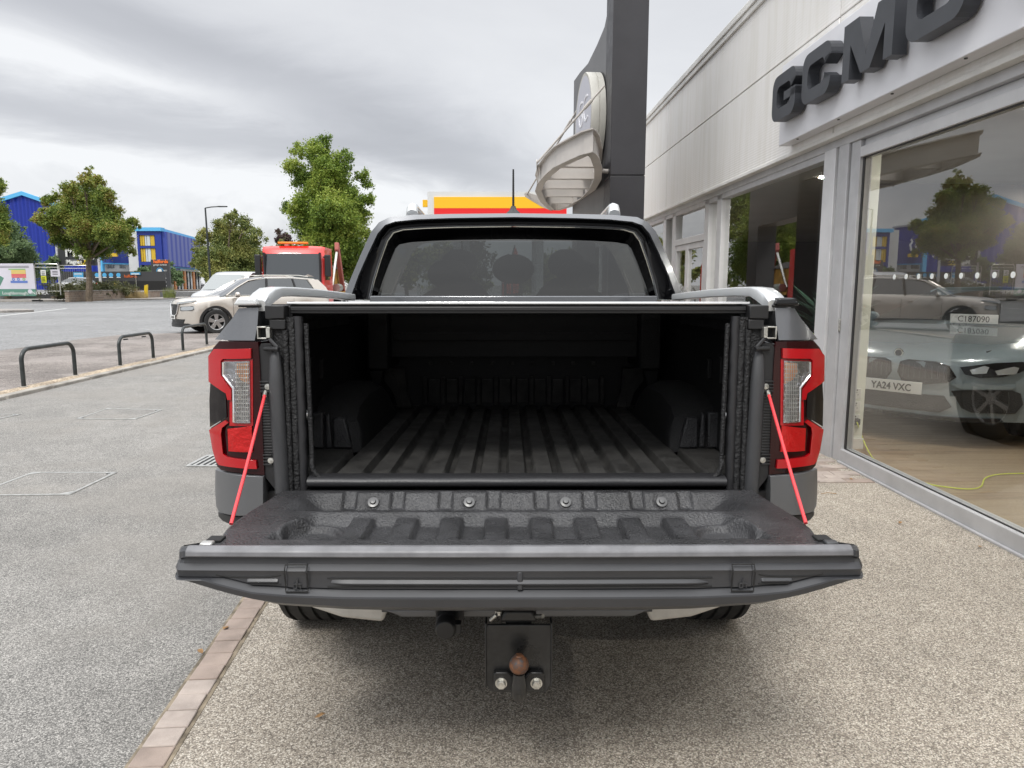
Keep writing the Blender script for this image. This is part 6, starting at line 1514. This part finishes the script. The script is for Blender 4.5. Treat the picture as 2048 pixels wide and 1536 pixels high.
def tree(name,label,trunk_uv,Y,lob,n,size,mt,fork_v,r0,group=None,cat='tree',depth=.8):
    B=W(trunk_uv[0],trunk_uv[1],Y); t=thing(name,label,cat,(B.x,Y,0),group=group); k=Y/FPX; lobes=[]
    for u,v,r in lob:
        p=W(u,v,Y+random.uniform(-depth,depth)*3*k*20); lobes.append(((p.x-B.x,p.y-Y,p.z),r*k))
        if r*k>1.0:
            for sgn in (-1,1): lobes.append(((p.x-B.x+random.uniform(-.4,.4),p.y-Y+sgn*r*k*.9,p.z-.2),r*k*.8))
    F=W(trunk_uv[0],fork_v,Y); b=MB(); limbs(b,(0,0,-.1),[l for l in lobes if l[1]>.5][::2],r0,(F.x-B.x,0,F.z)); b.build('trunk','bark',t)
    leaves('crown',lobes,n,size,mt,t); return t
A=[(178,335,6),(176,348,9),(170,364,14),(192,366,15),(140,378,16),(208,392,20),(165,400,30),(110,392,11),(94,402,10),(225,425,18),(130,428,26),(72,437,9),(90,440,16),(105,452,16),(262,448,16),(180,450,36),(228,462,28),(140,475,24),(200,498,22),(245,488,22),(165,503,16),(264,503,9),(120,470,16),(185,415,26),(84,418,7)]
tree('maple_tree','autumn tinged maple rising from the clipped hedge by the brick wall',(177,590),60.,A,110000,.085,'leafA',520,.30)
Bl=[(652,283,14),(626,296,16),(600,302,16),(640,315,28),(585,335,18),(690,322,22),(612,355,28),(672,365,36),(722,352,14),(735,368,10),(700,398,30),(632,405,36),(592,420,16),(572,412,8),(736,398,12),(660,445,42),(612,448,28),(715,436,26),(690,485,38),(640,488,30),(730,468,16),(570,420,7),(700,535,36),(650,530,24),(618,480,20),(600,400,14),(740,500,12),(655,345,30),(665,420,38),(640,375,30),(690,450,34),(620,520,22)]
tree('lime_tree','tall full green roadside tree rising behind the red lorry',(668,585),38.,Bl,120000,.060,'leafB',520,.28)
Cl=[(468,430,10),(462,442,16),(444,452,18),(492,450,18),(415,472,16),(400,482,10),(462,480,34),(512,474,20),(402,505,18),(440,520,34),(490,520,34),(530,508,14),(395,525,12),(520,538,24),(450,552,30),(500,560,22),(425,545,22),(480,500,30)]
tree('plane_tree','rounded olive green tree behind the street lamp and silver van',(460,585),64.,Cl,90000,.09,'leafC',545,.35)
Dl=[(8,448,18),(30,458,18),(20,478,26),(45,500,22),(10,515,34),(52,520,22),(30,545,34),(58,545,18),(-20,480,34),(-10,540,36)]
tree('willow_tree','bushy green tree behind the white banner at the left edge',(15,590),66.,Dl,40000,.10,'leafD',550,.3)
El=[(-14,380,16),(-2,362,6),(4,372,5),(-20,420,26),(0,440,13),(10,452,11),(-12,465,20),(4,480,10)]
tree('maple_tree','overhanging rusty maple branches cut off by the left edge of the photo',(-60,600),50.,El,18000,.08,'leafA',520,.3,depth=.3)
tree('shrub','small sapling bush in front of the blue warehouse left of the dark board',(108,575),72,[(108,520,9),(100,528,8),(112,536,12),(95,550,14),(82,545,10),(78,528,5)],2600,.13,'leafD',560,.06,cat='shrub')
tree('shrub','green shrub at the foot of the glazed corner left of the totem',(292,575),84,[(282,542,9),(293,540,10),(300,548,10),(288,552,12),(275,548,7)],3000,.13,'leafD',570,.06,cat='shrub')
tree('shrub','tall shrub growing right beside the garage totem',(345,578),84,[(345,530,5),(343,545,10),(352,552,12),(340,560,10),(358,562,8)],3000,.13,'leafD',570,.06,cat='shrub')
tree('purple_tree','small dark purple leaved tree between the olive tree and the big lime tree',(565,580),70,[(556,466,5),(565,476,9),(574,474,6),(558,480,8),(572,484,9)],1800,.15,'leafP',560,.15)
tree('hazel_tree','dull green tree low between the olive tree and the red lorry',(572,580),66,[(560,496,14),(580,498,14),(548,510,14),(592,505,12),(570,520,22),(600,520,16)],7000,.15,'leafC',560,.15)
# trees beyond the forecourt, seen through the cab and behind the petrol station
for i,(x,y,r,h,lb) in enumerate(((-3.5,50,2.8,4.6,'first bushy tree from the left seen through the cab windows'),(2.0,56,3.0,4.8,'second bushy tree seen through the cab windows'),(-8.0,54,2.6,4.8,'bushy tree behind the lorry'),(6.5,60,3.0,5.2,'bushy tree behind the pylon beyond the forecourt'))):
    t=thing('bushy_tree',lb,'tree',(x,y,0),group='bushy trees beyond the petrol station'); lobes=[((random.uniform(-.5,.5)*r,random.uniform(-.5,.5)*r,h*(.3+.55*random.random())),r*random.uniform(.35,.6)) for _ in range(9)]
    b=MB(); limbs(b,(0,0,-.1),lobes[:4],.2,(0,0,h*.3)); b.build('trunk','bark',t); leaves('crown',lobes,6000,.16,'leafC',t)
# hedge, dry grass
def hedge(label,p0,p1,h,dp,n,mt='leafE'):
    p0=Vector(p0);p1=Vector(p1); t=thing('hedge',label,'hedge',(p0.x,p0.y,0)); d=(p1-p0); ln=d.length; dn=d.normalized(); nn=Vector((-dn.y,dn.x))
    P=rng.random((n,3)); lob=[]
    k=0
    while k<ln: 
        for q in range(2): lob.append(((dn.x*k+nn.x*dp*(q-.5)*.6,dn.y*k+nn.y*dp*(q-.5)*.6,h*.55+random.uniform(-.06,.06)),h*.5))
        k+=.45
    b=MB(); b.tube([(0,0,h*.2),(dn.x*ln,dn.y*ln,h*.2)],.12,6); b.build('stems','bark',t)
    leaves('foliage',lob,n,.085,mt,t,shell=.6)
hedge('clipped dark hedge behind the low brick wall under the maple',(X(104,590,58.6),58.6),(X(232,590,67.5),69),1.75,1.6,9000)
M['dry']=mat('dry_grass',(.42,.32,.16),.9,var=(2,.35)); b=MB(); cx=X(270,590,69)
for i in range(900):
    x=cx+random.uniform(-.95,1.0); y=69+random.uniform(-.5,.5); h=random.uniform(.5,1.25)*(1-.3*abs(x-cx)); dx,dy=random.uniform(-.22,.22),random.uniform(-.2,.2); b.add([(x-.012,y,0),(x+.012,y,0),(x+dx,y+dy,h)],[(0,1,2)])
tag(b.build('dry_grass','dry',smooth=False,fix=False),'clump of tall straw coloured dry grass between the two low walls','grass',kind='stuff')
b=MB()
for i in range(240):
    x=X(338,580,70.4)+random.uniform(-.6,.6); y=70.4+random.uniform(-.2,.2); h=random.uniform(.4,1.1); dx=random.uniform(-.25,.25); b.add([(x-.015,y,0),(x+.015,y,0),(x+dx,y,h+.2)],[(0,1,2)])
M['grassg']=mat('green_grass_tuft',(.16,.19,.05),.8,var=(3,.4)); tag(b.build('grass_tuft','grassg',smooth=False,fix=False),'green and yellow grass tuft at the foot of the garage totem','grass',kind='stuff')
# far tree line closing the horizon
lob=[((x+random.uniform(-3,3),175+random.uniform(-8,8),random.uniform(1.5,4.2)),random.uniform(3,4.6)) for x in range(-210,160,6)]
o=leaves('distant_trees',lob,26000,.62,'leafC',None,shell=.6); tag(o,'far belt of trees closing the horizon behind the retail park','trees',kind='stuff')

# ---- a few fallen leaves and a twig on the paving
M['dryleaf']=mat('dry_leaf',(.30,.17,.07),.8,var=(30,.4)); lf=None
for u,v,lb in ((1702,962,'dry leaf on the block paving by the shop window corner'),(1800,1050,'dry leaf on the gravel close to the shop window sill'),(1960,1098,'dry leaf lying against the window sill at the far right'),(452,1262,'dry leaf on the brick edging just below the tailgate end'),(402,1310,'dry leaf on the tarmac side of the brick edging'),(640,1440,'dry leaf alone on the gravel in the foreground')):
    p=G(u,v); a=random.uniform(0,6)
    if lf is None:
        b=MB(); b.v=[(-.018,0,.002),(-.006,.009,.005),(.010,.010,.008),(.020,0,.006),(.008,-.009,.009),(-.007,-.008,.004)]; b.f=[(0,1,5),(1,2,4,5),(2,3,4)]; b.mi=[0]*3
        lf=b.build('fallen_leaf','dryleaf',smooth=False,fix=False); o=lf
    else: o=lf.copy(); COL.objects.link(o)
    o.location=(p.x,p.y,.012); o.rotation_euler=(0,0,a); tag(o,lb,'leaf','fallen dry leaves on the paving')
p=G(1655,990); b=MB(); b.tube([(p.x-.05,p.y-.01,.012),(p.x,p.y+.004,.016),(p.x+.06,p.y-.002,.011)],.0022,5); tag(b.build('twig','dryleaf'),'thin dry twig on the gravel paving right of the truck bumper','twig')
